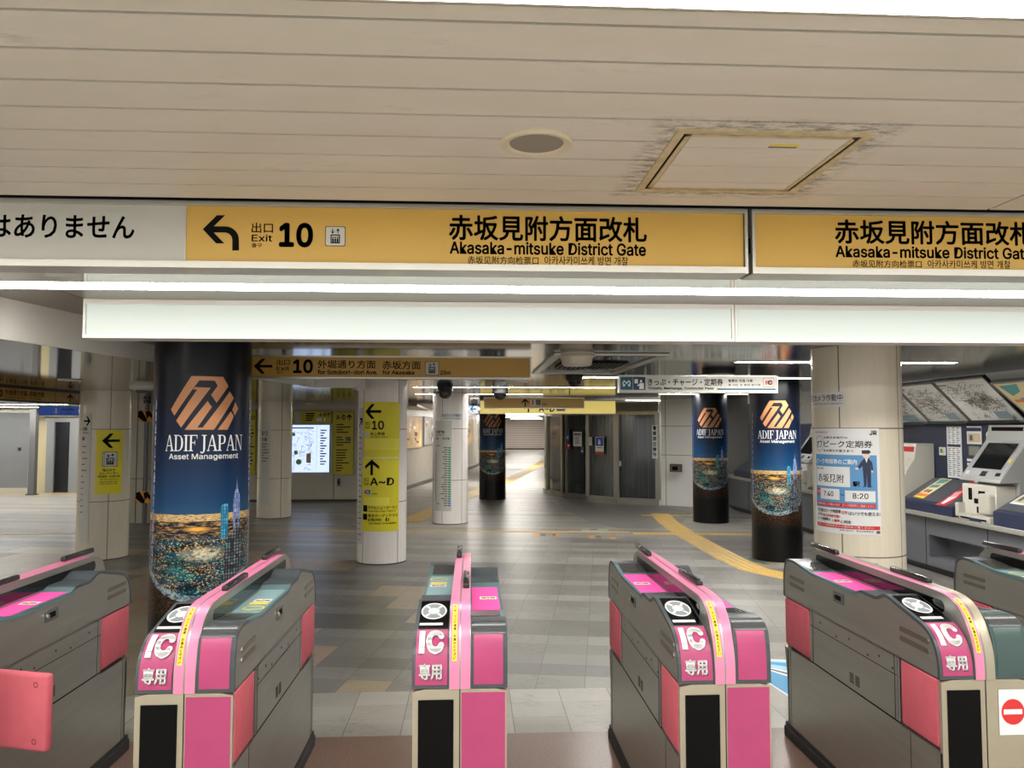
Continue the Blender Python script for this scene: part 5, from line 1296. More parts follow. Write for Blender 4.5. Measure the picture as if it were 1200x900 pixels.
# white wall beside the booth
wp = [(3.905, 15.78), (4.55, 15.2), (4.62, 14.9)]
wall_white = M('white glazed wall panel', (240, 238, 232), .25, 0, .02, 2)
struct(vwall('wall_white', [(3.905, 15.78), (4.62, 15.2)], 0, 2.17, wall_white, .2, 1))
m = MB(); a, b_ = Vector((3.905, 15.78)), Vector((4.62, 15.2)); d = (b_ - a).normalized(); n = Vector((d.y, -d.x)) * .004
for z in (1.03, 1.62): m.prism([tuple(a), tuple(b_), tuple(b_ + n), tuple(a + n)], 'z', z - .004, z + .004)
k_ = a + d * .1; m.prism([tuple(k_), tuple(k_ + d * .008), tuple(k_ + d * .008 + n), tuple(k_ + n)], 'z', 0, 2.17)
struct(m.build('trim_4', M('dark joint', (0, 0, 0))))
v = atY(790, 548, 15.45)
t = thing('door_control_box', 'small dark metal control box on the white wall beside the booth', 'control box', (v.x, v.y - .12, v.z), math.atan2(d.y, d.x))
m = MB(); m.box(-.12, .12, -.03, .05, -.08, .08, .008); m.build('case', M('bronze case', (96, 88, 78), .4, .4), t); m = MB(); m.box(-.06, .06, -.034, -.029, -.045, .03); m.build('keypad', black_matte, t); m = MB(); m.box(-.09, -.03, -.036, -.029, .05, .07); m.build('lamp', red_ink, t)

# ================================================================== PASSAGE ON THE FAR SIDE
struct(vwall('wall_passage', [(-13.5, 19.6), (-5.6, 19.6)], 0, 2.06, M('beige passage wall', (188, 176, 140), .4, 0, .04, 2)))
m = MB(); m.box(-14, -1.2, 17.2, 24, 2.06, 2.12); struct(m.build('ceiling_passage', M('passage ceiling', (160, 156, 146), .35, .3, .03, 2)))
struct(vwall('wall_left', [(-13.5, 2), (-13.5, 19.6)], 0, 2.1, tile_wall, .1, 1))
def at20(x, y_): return atY(x, y_, 19.5)
t = thing('steel_door', 'wide grey steel door panel at the far end of the passage', 'door', (at20(0, 577).x - .1, 19.5, 0))
m = MB(); m.box(-.9, .75, 0, .06, .12, 1.95); m.build('leaf', M('grey steel door', (118, 120, 122), .4, .3, .04, 2), t); m = MB(); m.box(-.95, .8, -.02, .07, 0, .12); m.box(.75, .82, -.02, .07, 0, 2.02); m.box(-.95, .82, -.02, .07, 1.95, 2.03); m.build('frame', alu, t); m = MB(); m.box(.5, .56, -.04, 0, 1.02, 1.1, .005); m.build('handle', dark_metal, t)
t = thing('steel_post', 'slim grey steel post standing in the passage before the beige wall', 'post', (at20(37.5, 577).x * 18.9 / 19.5, 18.9, 0))
m = MB(); m.box(-.07, .07, -.07, .07, 0, 2.05, .004); m.build('shaft', M('post grey', (104, 104, 104), .4, .4), t); m = MB(); m.box(-.1, .1, -.1, .1, 0, .02); m.build('base_plate', dark_metal, t)
xa_, xb_ = at20(55, 577).x, at20(93, 577).x
t = thing('elevator_doorway', 'dark open doorway with pale steel jambs under the blue station sign', 'doorway', ((xa_ + xb_) / 2, 19.45, 0)); w = (xb_ - xa_) / 2
m = MB(); m.box(-w * .52, w * .42, .0, .06, .02, 1.72); m.build('door', M('near black door', (22, 24, 28), .25), t); m = MB(); m.box(-w, -w * .52, -.05, .08, 0, 1.72); m.box(w * .42, w, -.05, .08, 0, 1.72); m.box(-w - .05, w, -.05, .08, 1.72, 1.85); m.build('jamb', M('pale jamb', (136, 138, 140), .35, .4), t); m = MB(); m.box(-w - .3, w, -.2, .05, 1.85, 1.95); m.build('canopy', M('canopy cream', (170, 164, 140), .4), t)
# bicycle-like mark: handrail fitting on the beige wall
v = at20(30, 545)
t = thing('wall_hook', 'black bent hook fitting on the beige wall behind the slim steel post', 'hook', (v.x, 19.58, v.z))
m = MB()
for k in range(3): m.tube((-.06 + k * .05, -.04, -.16 + k * .04), (.02 + k * .05, -.05, .1 - k * .02), .012)
m.build('rods', black_rubber, t); m = MB(); m.box(-.1, .12, -.03, .0, -.02, .02); m.build('mount', dark_metal, t)
m = MB(); m.box(-13.4, -5.9, 12.05, 12.12, 0, .006); m.box(-13.4, -5.7, 19.2, 19.35, 0, .006); tag(m.build('tactile_paving', M('tactile yellow', (204, 170, 96), .5, 0, .06, 6)), 'thin yellow tactile line crossing the pale passage floor', 'tactile paving')
# beige wall block with the striped post
wb = [(-6.3, 13.35), (-5.2, 13.35)]
struct(vwall('wall_block', wb, 0, 2.06, M('beige block wall', (186, 178, 158), .35, 0, .05, 2), .3, 1))
m = MB()
for px_ in (160, 181): v = atY(px_, 540, 13.34); m.box(v.x - .006, v.x + .006, 13.344, 13.35, 0, 2.06)
v = atY(165, 561, 13.34); m.box(-6.3, -5.2, 13.344, 13.35, v.z - .005, v.z + .005); struct(m.build('trim_5', M('dark joint', (0, 0, 0))))
v = atY(170.5, 609, 13.3)
t = thing('steel_post', 'grey post with yellow and black hazard tape against the beige block wall', 'post', (v.x, 13.25, 0))
m = MB(); m.tube((0, 0, 0), (0, 0, 2.02), .035, 16); m.build('shaft', M('post grey', (0, 0, 0)), t, True); m = MB(); m.lathe([(.06, 2.0), (.06, 2.05), (.036, 2.055)], 20); m.build('cap', dark_metal, t)
orange = M('hazard amber', (222, 150, 40), .5)
for y0, y1, nm in ((481, 494, 'hazard_tape'), (576, 589.5, 'hazard_tape')):
    z1, z0 = atY(170, y0, 13.2).z, atY(170, y1, 13.2).z; x0, x1 = -.115, .115
    m = MB(); m.box(x0, x1, -.065, -.055, z0, z1); o = m.build(nm, orange, t); p = Print(x0, z0, x1 - x0, z1 - z0, -.065)
    p.poly([(.0, .1), (.25, .0), (.62, .75), (.62, 1), (.38, 1), (.0, .6)], black_ink, 'black_chevron'); p.poly([(.62, .75), (.5, .1), (.78, .0), (1, .35), (1, .75), (.8, .5)], black_ink, 'black_chevron'); p.build(o)

# ---- map wall boards
def board(name, label, cat, px, Y, mat, th=.05):
    t, p = hang_sign(name, label, cat, Y, px, mat, dark_metal if mat is screen_blue else M('lemon frame', (150, 138, 40), .45), th, .008)
    return t, p
ylw = M('mustard guide board', (196, 182, 44), .42, 0, .03, 2)
B = (337, 386, 498, 553.5)
t, p = board('station_area_map', 'backlit pale blue station area map on the far wall', 'map', B, WY - .12, screen_blue, .1)
rnd = random.Random(3); mapgrey = M('map line grey', (140, 156, 196), .5); mapgreen = M('map green', (150, 200, 110), .5); maporange = M('map tan', (226, 196, 150), .5)
for k in range(70):
    u, v_ = rnd.uniform(.03, .6), rnd.uniform(.1, .95); an = rnd.choice((0, PI / 2, .5, 2.0)); l_ = rnd.uniform(.03, .12)
    p.line(u, v_, min(.62, u + l_ * cos(an)), min(.96, v_ + l_ * sin(an)), .008, mapgrey, 'map_streets')
for u, v_, a, b_ in ((.12, .2, .06, .04), (.2, .58, .05, .05), (.27, .78, .07, .06)): p.ell(u, v_, a, b_, mapgreen, 'map_park', 14)
p.rect(.45, .56, .6, .8, maporange, 'map_block'); p.rect(.02, .62, .05, .075, blue_ink, 'map_header'); p.rect(.695, .7, .02, .97, mapgrey, 'map_divider')
for k in range(14): p.rect(.78, .93 - .04 * (k % 3), .1 + k * .055, .125 + k * .055, (navy, blue_ink, red_ink)[(k * 7) % 3 if k > 5 else 0], 'map_index')
p.build(t)
B = (336, 388, 482, 496.5)
t, p = board('guide_board', 'yellow header board with exit letters above the backlit map', 'sign', B, WY - .1, ylw)
bx(p, B, 'A-D', 374, 382.5, 484, 488, bold=.03); arrow_up(p, *bu(B, 383, 387, 483, 489), black_ink); br(p, B, 345.5, 351.5, 482.2, 496.3, alu_dark, 'divider')
for k in range(4): br(p, B, 358, 369 - k, 484 + k * 2.6, 485.4 + k * 2.6, black_ink, 'print')
br(p, B, 371, 377, 490, 494, white_paper, 'pictogram'); br(p, B, 379.5, 381.5, 490, 494, white_paper, 'pictogram'); arrow_left(p, *bu(B, 339, 344, 490, 496), black_ink)
p.build(t)
B = (390, 414, 483, 556)
t, p = board('guide_board', 'tall yellow exit guide board right beside the backlit map', 'sign', B, WY - .1, ylw)
bx(p, B, 'A-D', 393.5, 404.5, 486, 492, bold=.03); arrow_up(p, *bu(B, 406, 412, 485.5, 493), black_ink)
rnd = random.Random(8)
for k in range(19):
    if k in (4, 9): continue
    br(p, B, 394, 394 + rnd.uniform(6, 17), 497 + k * 3, 498.1 + k * 3, black_ink, 'print')
br(p, B, 405, 411, 512, 517, grey_text, 'photo'); p.build(t)
B = (281, 299, 480, 556)
t, p = board('guide_board', 'tall yellow board partly hidden behind the big skyline pillar', 'sign', B, WY - .1, ylw)
bx(p, B, '10', 293, 298, 487, 492, bold=.03)
for k in range(12): br(p, B, 291, 291 + rnd.uniform(3, 7), 499 + k * 4, 500.4 + k * 4, black_ink, 'print')
p.build(t)
v = atY(397, 565, WY)
t = thing('wall_switch', 'small dark switch plate low on the wall under the yellow guide board', 'switch', (v.x, WY - .012, v.z)); m = MB(); m.box(-.03, .03, -.012, .012, -.08, .08, .004); m.build('plate', grey_text, t); m = MB(); m.box(-.015, .015, -.016, -.011, -.03, .03); m.build('rocker', black_matte, t)

# ================================================================== TICKET MACHINE WALL
XC, ZC = 5.0, .67                        # counter edge
XW = 5.55                                # blue wall
dark_blue = M('navy wall panel', (34, 42, 66), .35, 0, .04, 2)
grey_panel = M('grey counter panel', (104, 106, 112), .38, .2, .04, 2)
Y0T, Y1T = 2.0, 16.0
m = MB(); m.box(XW, XW + .2, Y0T, Y1T, ZC, 1.66); struct(m.build('wall_right', dark_blue))
m = MB(); m.box(XW, XW + .2, Y0T, Y1T, 1.66, 2.6); struct(m.build('wall_right_upper', M('grey upper wall', (128, 126, 122), .4, 0, .03, 2)))
struct(vwall('wall_side_end', [(4.62, 15.2), (5.8, 15.2)], 0, 2.5, M('grey upper wall', (0, 0, 0)), .2, 1))
t = thing('ticket_counter', 'long grey ticket machine counter with a steel edge', 'counter', (XC, 9, 0), -PI / 2)
def lx(Y): return 9 - Y                   # local x from world Y
m = MB(); m.box(lx(Y1T - .9), lx(Y0T), .0, .54, ZC - .05, ZC, .008); m.build('steel_edge', alu, t)
def counter_front():
    m = MB(); r0, r1 = lx(atX(1144, 640, XC).y), lx(atX(1081, 640, XC).y); r0, r1 = sorted((r0, r1))
    z0, z1 = .18, .42
    m.box(lx(Y1T - .9), r0, .08, .5, .08, ZC - .05); m.box(r1, lx(Y0T), .08, .5, .08, ZC - .05); m.box(r0, r1, .08, .5, z1, ZC - .05); m.box(r0, r1, .08, .5, .08, z0); m.box(r0, r1, .3, .5, z0, z1)
    m.build('front_panel', grey_panel, t)
    m = MB()
    for q_ in [r0 - .06, r1 + .06] + [lx(Y) for Y in (4.6, 5.6, 11, 12.6, 14)]: m.box(q_ - .003, q_ + .003, .077, .082, .08, ZC - .05)
    m.build('panel_joint', black_matte, t)
    m = MB(); m.box(lx(Y1T - .9), lx(Y0T), .14, .5, 0, .08); m.build('plinth', dark_metal, t)
counter_front()
# frame for machines: origin on the counter edge at world Y, local x towards camera, local y into the wall
def mthing(name, label, cat, Y, group=None): return thing(name, label, cat, (XC, Y, ZC), -PI / 2, group)
def YX(x, y_=560, X=XC + .1): return atX(x, y_, X).y
navy_body = M('navy console', (38, 46, 72), .4); cons_top = M('slate console top', (72, 76, 84), .4); cream_body = M('cream machine plastic', (206, 202, 190), .4); grey_body = M('grey machine body', (168, 168, 164), .38, .1)
def ticket_machine(label, Y, w=.62):
    t = mthing('ticket_machine', label, 'ticket machine', Y, 'ticket machines on the counter'); h = w / 2
    m = MB(); m.prism([(.10, .395), (.12, .43), (.40, .80), (.44, .96), (.54, .96), (.54, .0), (.30, .0), (.30, .40)], 'x', -h, h); m.build('cabinet', grey_body, t)
    # sloped screen: local frame along the slope from (.12,.43) to (.40,.80)
    d = Vector((.28, .37)).normalized(); n = Vector((-d.y, d.x))
    def slope(x, s, off): q_ = Vector((.12, .43)) + d * s + n * off; return (x, q_.x, q_.y)
    def plate(x0, x1, s0, s1, off, name, mat):
        m = MB(); m.loft([[slope(x0, s0, off), slope(x1, s0, off)], [slope(x0, s1, off), slope(x1, s1, off)]]); m.loft([[slope(x0, s0, off), slope(x1, s0, off)], [slope(x0, s0, 0), slope(x1, s0, 0)]]); m.build(name, mat, t)
    plate(-h + .02, h - .02, .0, .46, .004, 'bezel', M('silver bezel', (186, 188, 188), .3, .3)); plate(-h + .09, h - .09, .11, .43, .008, 'screen', M('dark screen', (24, 26, 27), .1))
    plate(-h + .05, -h + .1, .03, .07, .008, 'button', white_paper); plate(-.03, .06, .02, .08, .008, 'coin_slot', dark_metal); plate(h - .12, h - .05, .03, .07, .008, 'button', chrome); plate(h - .07, h - .035, .2, .24, .009, 'yellow_sticker', yellow_label)
    m = MB(); m.box(-h + .06, h - .1, .425, .45, .84, .94); m.build('status_display', black_matte, t)
    # money unit below the screen
    m = MB(); m.box(-h + .04, h - .06, .1, .32, .02, .36, .012); m.build('money_unit', cream_body, t)
    m = MB(); m.box(-h + .02, -h + .08, .03, .14, .02, .16, .01); m.box(-h + .08, h - .06, .03, .12, .0, .06, .008); m.box(.06, h - .07, .04, .12, .08, .28, .02); m.build('money_tray', M('cream tray', (190, 186, 174), .4), t)
    m = MB(); m.box(-.16, -.11, .094, .102, .2, .32); m.box(-.07, .0, .092, .102, .17, .22); m.box(.0, .09, .092, .102, .26, .3); m.box(-.03, .03, .09, .102, .08, .14); m.box(-.2, .2, .027, .034, .012, .03); m.build('slot_opening', black_matte, t)
    m = MB(); m.box(-.05, .12, .024, .034, .0, .028); m.build('blue_label', navy, t)
    return t
YM = YX(1158, 560, XC + .2)
ticket_machine('grey ticket machine with dark sloping screen beside the red leaflet strip', YM)
ticket_machine('grey ticket machine closest to the gates, cut by the picture edge', YM - 1.28)
ticket_machine('grey ticket machine glimpsed between the poster pillar and the skyline pillar', YX(945, 560, XC + .2))
# red trimmed white machine half hidden by the poster pillar
t = mthing('fare_adjustment_machine', 'white curved machine with red trim half hidden by the poster pillar', 'machine', YX(1050, 545, XC + .25))
m = MB(); m.prism([(.1, .0), (.12, .22), (.2, .42), (.3, .56), (.33, .74), (.54, .74), (.54, 0)], 'x', -.32, .32); m.build('cabinet', cream_body, t)
m = MB(); m.box(-.28, .28, .31, .335, .64, .7); m.build('red_band', red_ink, t); m = MB(); m.box(-.28, .28, .315, .335, .52, .6); m.build('display', black_matte, t); m = MB(); m.box(-.28, .28, .29, .335, .485, .51); m.build('red_trim', red_ink, t)
m = MB(); m.prism([(.125, .2), (.195, .42), (.19, .425), (.12, .205)], 'x', -.26, .26); m.build('sloped_panel', white_paper, t)
# navy sloping consoles between the machines
def console(label, Yl, Yr, h0=.1, h1=.34):
    t = mthing('console', label, 'console', (Yl + Yr) / 2, 'navy consoles between the machines'); w = abs(Yl - Yr) / 2
    m = MB(); m.prism([(.02, 0), (.02, h0), (.06, h0 + .02), (.42, h1), (.54, h1), (.54, 0)], 'x', -w, w); m.build('body', navy_body, t)
    m = MB(); m.prism([(.058, h0 + .0215), (.42, h1 + .0015), (.42, h1 + .004), (.056, h0 + .024)], 'x', -w + .01, w - .01); m.build('top', cons_top, t)
    return t, w
ya, yb = YX(1063, 575), YX(1130, 600)
console('navy console beyond the red leaflet strip, left of the ticket machine', ya, YM + .318)
yc, yd = YX(1163, 600), YX(1196, 615)
console('navy console between the two ticket machines with a white sheet on it', YM - .318, YM - 1.28 + .318, .13, .36)
console('long navy console behind the skyline pillar towards the booth', 14.6, YX(945, 560, XC + .2) + .33)
# leaflets lying on the slope
def leaflet(label, Y, w, s0, s1, mat, draw, h0=.1, h1=.34):
    an = math.atan2(h1 - h0 - .02, .36); L_ = math.hypot(.36, h1 - h0 - .02)
    t = thing('leaflet', label, 'leaflet', (XC + .06 + cos(an) * s0 * L_, Y, ZC + h0 + .029 + sin(an) * s0 * L_), 0)
    t.rotation_euler = (-(PI / 2 - an), 0, -PI / 2); hgt = (s1 - s0) * L_
    m = MB(); m.box(-w / 2, w / 2, -.001, .0008, 0, hgt); m.build('sheet', mat, t); p = Print(-w / 2, 0, w, hgt, -.001); draw(p); p.build(t)
tanp = M('cream leaflet', (226, 210, 160), .5); tealp = M('leaflet teal', (90, 150, 150), .5); redp = M('leaflet red', (190, 44, 56), .45); orangep = M('leaflet orange', (226, 130, 60), .5)
def d_tan(p): p.poly([(.1, .05), (.9, .02), (.8, .22), (.2, .3)], tealp); p.poly([(.1, .35), (.8, .3), (.85, .45), (.15, .5)], tealp); p.ell(.35, .65, .14, .08, redp); p.ell(.65, .65, .12, .08, dark_metal); p.rect(0, 1, .8, .92, orangep); p.rect(0, 1, .92, 1, yellow_label)
leaflet('cream leaflet strip with teal lettering on the navy console', YX(1088, 578, XC + .2), .2, .05, 1.0, tanp, d_tan)
def d_red(p):
    p.poly([(.3, .3), (.95, .36), (.7, .55), (.45, .5)], white_ink); p.poly([(.1, .6), (.6, .52), (.8, .72), (.3, .8)], M('leaflet pink', (236, 170, 176), .5)); p.poly([(.2, .75), (.8, .7), (.6, .95), (.3, .95)], white_ink); p.rect(.35, .75, .06, .26, white_paper)
leaflet('red and white leaflet strip hanging beside the ticket machine', YX(1121, 580, XC + .2), .17, -.12, 1.35, redp, d_red)
def d_sheet(p):
    p.rect(0, 1, .08, .28, navy); p.rect(.1, .9, .42, .88, M('leaflet tan', (206, 190, 150), .5)); p.rect(.2, .4, .5, .8, grey_text); p.rect(.55, .8, .5, .8, maporange)
leaflet('white information sheet with a navy band lying on the console', YM - .318 - .16, .22, .25, .85, white_paper, d_sheet, .13, .36)
# posters on the navy wall
def wall_sheet(name, label, cat, px, mat, draw, X=XW - .006, th=.005):
    x0, x1, y0, y1 = px; xm, ym = (x0 + x1) / 2, (y0 + y1) / 2
    ya_, yb_ = atX(x0, ym, X).y, atX(x1, ym, X).y; zt_, zb_ = atX(xm, y0, X).z, atX(xm, y1, X).z
    t = thing(name, label, cat, (X, (ya_ + yb_) / 2, zb_), -PI / 2); w = ya_ - yb_
    m = MB(); m.box(-w / 2, w / 2, 0, th, 0, zt_ - zb_); m.build('sheet', mat, t); p = Print(-w / 2, 0, w, zt_ - zb_, 0); draw(p); p.build(t); return t
def d_list(p):
    for k in range(24):
        if k == 9: p.rect(.05, .95, k / 26, k / 26 + .05, navy, 'print'); continue
        for q_ in range(3): p.rect(.08 + q_ * .3, .08 + q_ * .3 + (.2 if (k + q_) % 3 else .12), .02 + k / 25, .034 + k / 25, (grey_text, grey_text, red_ink if k == 11 else grey_text)[q_], 'print')
wall_sheet('fare_list', 'tall white fare list on the navy wall above the console', 'notice', (1110, 1127, 500, 560), white_paper, d_list)
wall_sheet('notice', 'small white notice with tan pictures beside the subway ticket sign', 'notice', (1133, 1150, 499.5, 520.5), white_paper, d_sheet)
def d_sub(p):
    p.rect(.0, .2, 0, 1, navy); p.ell(.1, .5, .08, .28, white_ink); p.rect(.085, .115, .35, .65, navy)
    for k, st in enumerate(('Tokyo', 'Subway', 'Ticket')): p.text(st, .27, .62, .08 + k * .3, .32 + k * .3, white_ink, .04)
    p.rect(.68, .96, .24, .8, white_paper); p.rect(.72, .92, .34, .4, red_ink); p.rect(.72, .92, .48, .72, M('ticket grey', (196, 200, 204), .5))
wall_sheet('ticket_poster', 'red Tokyo Subway Ticket poster with a navy end on the wall', 'poster', (1155, 1188, 502, 518.5), redp, d_sub)
wall_sheet('sticker', 'small pale green sticker on the navy wall beside the fare list', 'sticker', (1100.5, 1108, 524, 533.5), white_paper, lambda p: (p.rect(.2, .55, .2, .7, green), p.rect(.5, .8, .35, .8, yellow_label)))
wall_sheet('sticker', 'round pink sticker under the subway ticket poster', 'sticker', (1188.5, 1195, 514.5, 523.5), M('pink sticker', (220, 130, 160), .5), lambda p: p.rect(.1, .9, .5, .9, white_paper))
wall_sheet('wall_panel', 'narrow beige vertical access panel on the navy wall', 'panel', (1083, 1094.5, 520.5, 553.5), M('beige access panel', (120, 116, 104), .4), lambda p: p.rect(.12, .88, .04, .96, M('beige access inset', (138, 134, 122), .4)), th=.02)
wall_sheet('wall_panel', 'short beige panel on the navy wall above the ticket machine', 'panel', (1135, 1148, 523, 534), M('beige access panel', (0, 0, 0)), lambda p: p.rect(.1, .9, .08, .92, M('beige access inset', (0, 0, 0))), th=.02)
wall_sheet('leaflet', 'blue and white leaflet above the red leaflet strip', 'leaflet', (1132, 1146, 536, 548), navy, lambda p: (p.rect(.1, .9, .15, .4, white_ink), p.rect(.1, .6, .55, .8, white_ink)), X=XW - .05, th=.03)
# sloping fare map boards under the ceiling: hinge line at the top front, lower edge on the wall
def map_board(label, x0t, x1t, x0b, x1b, yt, yb, stripe, draw):
    """corners taken at the top edge (plane X=XT) and at the lower edge (X=XB)"""
    XT_, XB_ = 5.02, 5.46
    A = [atX(x0t, yt[0], XT_), atX(x1t, yt[1], XT_), atX(x1b, yb[1], XB_), atX(x0b, yb[0], XB_)]
    zt_ = (A[0].z + A[1].z) / 2; zb_ = (A[2].z + A[3].z) / 2
    Ya, Yb = (A[0].y + A[3].y) / 2, (A[1].y + A[2].y) / 2
    t = thing('route_map_board', label, 'route map', (XB_, (Ya + Yb) / 2, zb_), -PI / 2, 'sloping fare maps above the ticket machines')
    w = (Ya - Yb) / 2; H_ = math.hypot(XB_ - XT_, zt_ - zb_); an = math.atan2(XB_ - XT_, zt_ - zb_)
    R_ = Matrix.Rotation(an, 3, 'X')
    fm = lambda co: R_ @ Vector(co)
    m = MB(); m.box(-w, w, 0, .03, 0, H_); m.build('board', M('map board white', (246, 244, 238), .3), t, fmap=fm)
    m = MB()
    for (p0, p1, q0, q1) in ((-w, w, 0, .02), (-w, w, H_ - .02, H_), (-w, -w + .012, 0, H_), (w - .012, w, 0, H_)): m.box(p0, p1, -.008, .034, q0, q1)
    m.build('frame', M('map frame grey', (128, 128, 124), .4), t, fmap=fm)
    p = Print(-w, 0, 2 * w, H_, 0); draw(p); p.rect(.02, .98, .9, .965, stripe, 'footer_band')
    p.build(t, lambda x, z, off: R_ @ Vector((x, -off, z)))
def d_map(seed):
    def f_(p):
        rnd = random.Random(seed); cols = [M('map brown', (120, 92, 80), .5), M('map dark', (112, 104, 100), .5), M('map olive', (120, 128, 84), .5), grey_text]
        for k in range(70):
            u, v_ = rnd.gauss(.5, .2), rnd.gauss(.44, .17)
            for q_ in range(6):
                an = rnd.choice([0, PI / 4, PI / 2, -PI / 4, PI]); l_ = rnd.uniform(.03, .09); u2, v2 = min(.95, max(.05, u + l_ * cos(an))), min(.86, max(.06, v_ + l_ * sin(an)))
                p.line(u, v_, u2, v2, .004, cols[k % 4], 'line_network')
                p.ell(u2, v2, .006, .009, cols[1], 'line_network', 6); u, v_ = u2, v2
        for k in range(60):
            u, v_ = rnd.uniform(.06, .9), rnd.uniform(.06, .8); p.rect(u, u + rnd.uniform(.01, .04), v_, v_ + .008, cols[3], 'station_names')
        p.rect(.05, .3, .05, .075, cols[1], 'heading'); p.rect(.68, .94, .7, .86, M('map key', (130, 150, 156), .5), 'map_key')
    return f_
map_board('sloping subway fare map board beside the poster pillar, green footed', 1057, 1101, 1083, 1128, (451.5, 446.5), (495, 495), M('footer green', (56, 74, 54), .5), d_map(1))
map_board('sloping wider fare map board, black footed, nearer the gates', 1102.5, 1159, 1129, 1196, (446.5, 439.5), (495, 493), M('footer black', (40, 40, 42), .5), d_map(5))
def d_adv(p):
    p.poly([(.12, .1), (.62, .08), (.5, .26), (.2, .36)], tealp); p.rect(.3, .95, .42, .52, blue_ink); p.rect(.1, .5, .45, .52, orangep); p.ell(.35, .66, .1, .09, redp); p.ell(.6, .66, .1, .09, dark_metal); p.rect(0, 1, .84, .9, orangep)
map_board('cream coloured advert board at the end of the fare map boards', 1172, 1215, 1200, 1250, (448, 443), (494, 492), orangep, lambda p: (p.rect(.01, .99, .02, .89, tanp, 'advert_sheet'), d_adv(p)))
map_board('plain grey sloping board farther along behind the poster pillar', 990, 1056, 1020, 1082, (459, 451.5), (497, 495), grey_text, d_map(9))
# far end of the ticket wall, behind the skyline pillars
wall_sheet('dark_screen_board', 'dark blue lettered board on the ticket wall between the skyline pillars', 'sign', (851, 865, 494, 534), M('deep navy board', (16, 24, 52), .3), lambda p: (p.text('PASMO', .1, .9, .08, .16, white_ink, .01), p.text('コーナー', .1, .9, .56, .64, white_ink, .01)), X=XW - .03, th=.03)
wall_sheet('notice', 'tall pale notice beside the dark lettered board', 'notice', (866.5, 876, 491, 534), M('pale grey sheet', (136, 134, 128), .5), lambda p: [p.rect(.15, .85, .08 + k * .08, .1 + k * .08, grey_text) for k in range(6)], X=XW - .04, th=.02)
# hanging white smoke screen behind the skyline pillar
a, b_ = atY(877, 467, 10.6), atY(940, 467, 10.6)
t = thing('smoke_screen', 'white drop panel hanging from the ceiling behind the skyline pillar', 'panel', ((a.x + b_.x) / 2, 10.6, 1.93)); w = (b_.x - a.x) / 2
m = MB(); m.box(-w, w, 0, .03, 0, .2); m.build('panel', M('white drop panel', (226, 224, 214), .4), t); m = MB(); m.box(-w, w, -.01, .04, .2, CH - 1.93); m.build('rail', alu, t)

m = MB(); m.prism([tuple(atZ(x, y_, 0))[:2] for x, y_ in ((648, 581), (662, 597), (690, 611), (725, 619), (765, 620), (800, 612), (812, 600), (772, 593.5), (724, 591.5), (690, 588.5), (661, 585))], 'z', 0, .0012)
struct(m.build('floor_inlay', M('dark floor inlay', (118, 116, 111), .4, 0, .08, 3)))
# ================================================================== FLOOR MARKINGS
tact = M('tactile yellow', (0, 0, 0))
def tactile(label, runs, ribs=True):
    m = MB()
    for r_i, (w, pts_) in enumerate(runs):
        P = [Vector((p_[0], p_[1])) for p_ in pts_]; h0 = .003 + .0007 * r_i
        # mitred band
        L_, Rr = [], []
        for i, q_ in enumerate(P):
            a = P[max(i - 1, 0)]; b_ = P[min(i + 1, len(P) - 1)]; n = (b_ - a).normalized(); n = Vector((-n.y, n.x)) * w / 2
            L_.append(q_ + n); Rr.append(q_ - n)
        for i in range(len(P) - 1):
            m.prism([tuple(L_[i]), tuple(L_[i + 1]), tuple(Rr[i + 1]), tuple(Rr[i])], 'z', 0, h0)
            k = max(1, int(w / .075))
            for j in range(k):
                u0, u1 = (j + .28) / k, (j + .72) / k
                m.prism([tuple(L_[i].lerp(Rr[i], u0)), tuple(L_[i + 1].lerp(Rr[i + 1], u0)), tuple(L_[i + 1].lerp(Rr[i + 1], u1)), tuple(L_[i].lerp(Rr[i], u1))], 'z', h0, h0 + .004)
    return tag(m.build('tactile_paving', tact), label, 'tactile paving')
fl = lambda x, y_: tuple(atZ(x, y_, 0))[:2]
tactile('thin yellow tactile line crossing the hall between the pillars', [(.11, [fl(200, 622.3), fl(480, 622.3), fl(738, 623.5)])])
tactile('wide branching yellow tactile path bending towards the ticket machines', [(.34, [fl(773, 602), fl(783, 612), fl(802, 625), fl(856, 655), fl(885, 668), fl(930, 677), fl(1010, 690)]), (.2, [fl(742, 625), fl(900, 626.5)]), (.14, [fl(752, 604), fl(820, 604)])])
tactile('slanting yellow tactile path from the route map pillar into the shutter corridor', [(.42, [fl(478, 612), fl(560, 576), fl(590, 566), fl(631, 545), fl(640, 538)])])
def floor_sticker(label, q, mats):
    t = thing('floor_sticker', label, 'floor sticker', (*fl(*q[0]), 0)); o0 = Vector((*fl(*q[0]), 0))
    P = [Vector((*fl(*p_), 0)) - o0 for p_ in q]
    def bl(u, v_): return P[0] * (1 - u) * (1 - v_) + P[1] * u * (1 - v_) + P[2] * u * v_ + P[3] * (1 - u) * v_
    for k, (u0, u1, v0_, v1_, mat, nm) in enumerate(mats):
        me = bpy.data.meshes.new(nm); z = .0012 + k * .0005
        me.from_pydata([tuple(bl(u, v_) + Vector((0, 0, z))) for u, v_ in ((u0, v0_), (u1, v0_), (u1, v1_), (u0, v1_))] + [tuple(bl(u, v_) + Vector((0, 0, z - .0008))) for u, v_ in ((u0, v0_), (u1, v0_), (u1, v1_), (u0, v1_))], [], [(0, 1, 2, 3), (7, 6, 5, 4), (0, 4, 5, 1), (1, 5, 6, 2), (2, 6, 7, 3), (3, 7, 4, 0)])
        me.materials.append(mat); o = bpy.data.objects.new(nm, me); COL.objects.link(o); o.parent = t
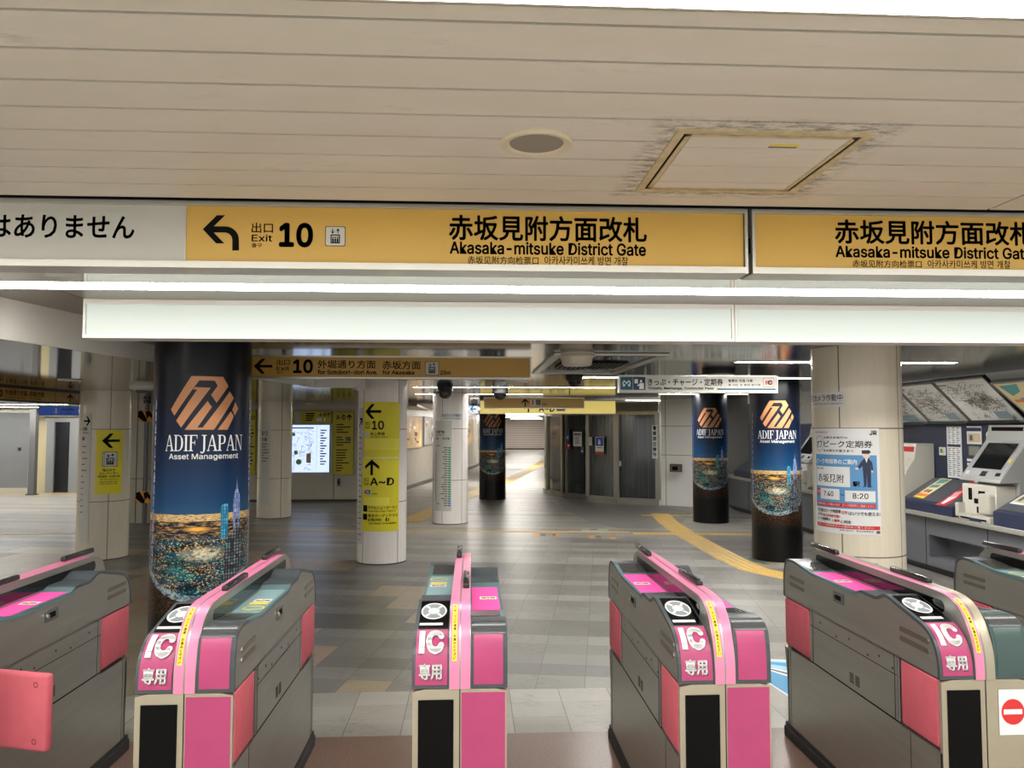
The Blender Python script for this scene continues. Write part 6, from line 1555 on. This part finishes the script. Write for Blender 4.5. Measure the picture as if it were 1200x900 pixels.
worn = M('worn sticker grey', (140, 134, 124), .45); orange2 = M('worn sticker orange', (190, 140, 80), .45); dk = M('worn sticker dark', (74, 78, 74), .45)
floor_sticker('worn orange and black floor sticker in front of the thin tactile line', [(624, 624.8), (655, 624.8), (655, 629), (624, 629)], [(0, 1, 0, 1, worn, 'sheet'), (.0, .25, .1, .9, orange2, 'orange_patch'), (.3, .5, .2, .8, dk, 'dark_patch'), (.7, 1, .1, .9, orange2, 'orange_patch'), (.75, .88, .2, .8, dk, 'dark_patch')])
floor_sticker('worn striped floor sticker closer to the bend of the tactile path', [(690, 627), (722, 628), (722, 632), (690, 631)], [(0, 1, 0, 1, worn, 'sheet'), (.0, .2, .1, .9, orange2, 'orange_patch'), (.25, .45, .2, .8, dk, 'dark_patch'), (.75, 1, .3, 1, orange2, 'orange_patch')])
floor_sticker('faded pale green floor sticker before the booth', [(682, 619.5), (712, 619.5), (714, 623), (682, 622.5)], [(0, 1, 0, 1, M('faded green', (150, 166, 156), .4), 'sheet'), (.3, .6, .2, .6, dk, 'dark_patch')])
floor_sticker('dark green hazard edged floor sticker at the foot of the skyline pillar', [(838, 654.5), (884, 654), (912, 661), (852, 661.5)], [(0, 1, 0, 1, M('sticker dark green', (62, 84, 78), .4), 'sheet'), (0, .12, 0, .3, orange2, 'orange_patch'), (.02, .14, .6, .95, orange2, 'orange_patch'), (.3, .4, .8, 1, orange2, 'orange_patch'), (.6, .7, .8, 1, orange2, 'orange_patch'), (.85, .95, .75, 1, orange2, 'orange_patch')])
cyan = M('sticker cyan', (20, 150, 200), .35); pale_cyan = M('sticker pale cyan', (150, 206, 226), .35)
floor_sticker('bright blue floor sticker between the no entry gate and its neighbour', [(880, 772), (940, 774), (950, 834), (884, 790)], [(0, 1, 0, 1, white_paper, 'sheet'), (.03, .97, .05, .32, pale_cyan, 'pale_band'), (.2, .7, .1, .2, cyan, 'print'), (.1, .9, .38, .42, grey_text, 'print'), (.03, .97, .48, .95, cyan, 'blue_band')])
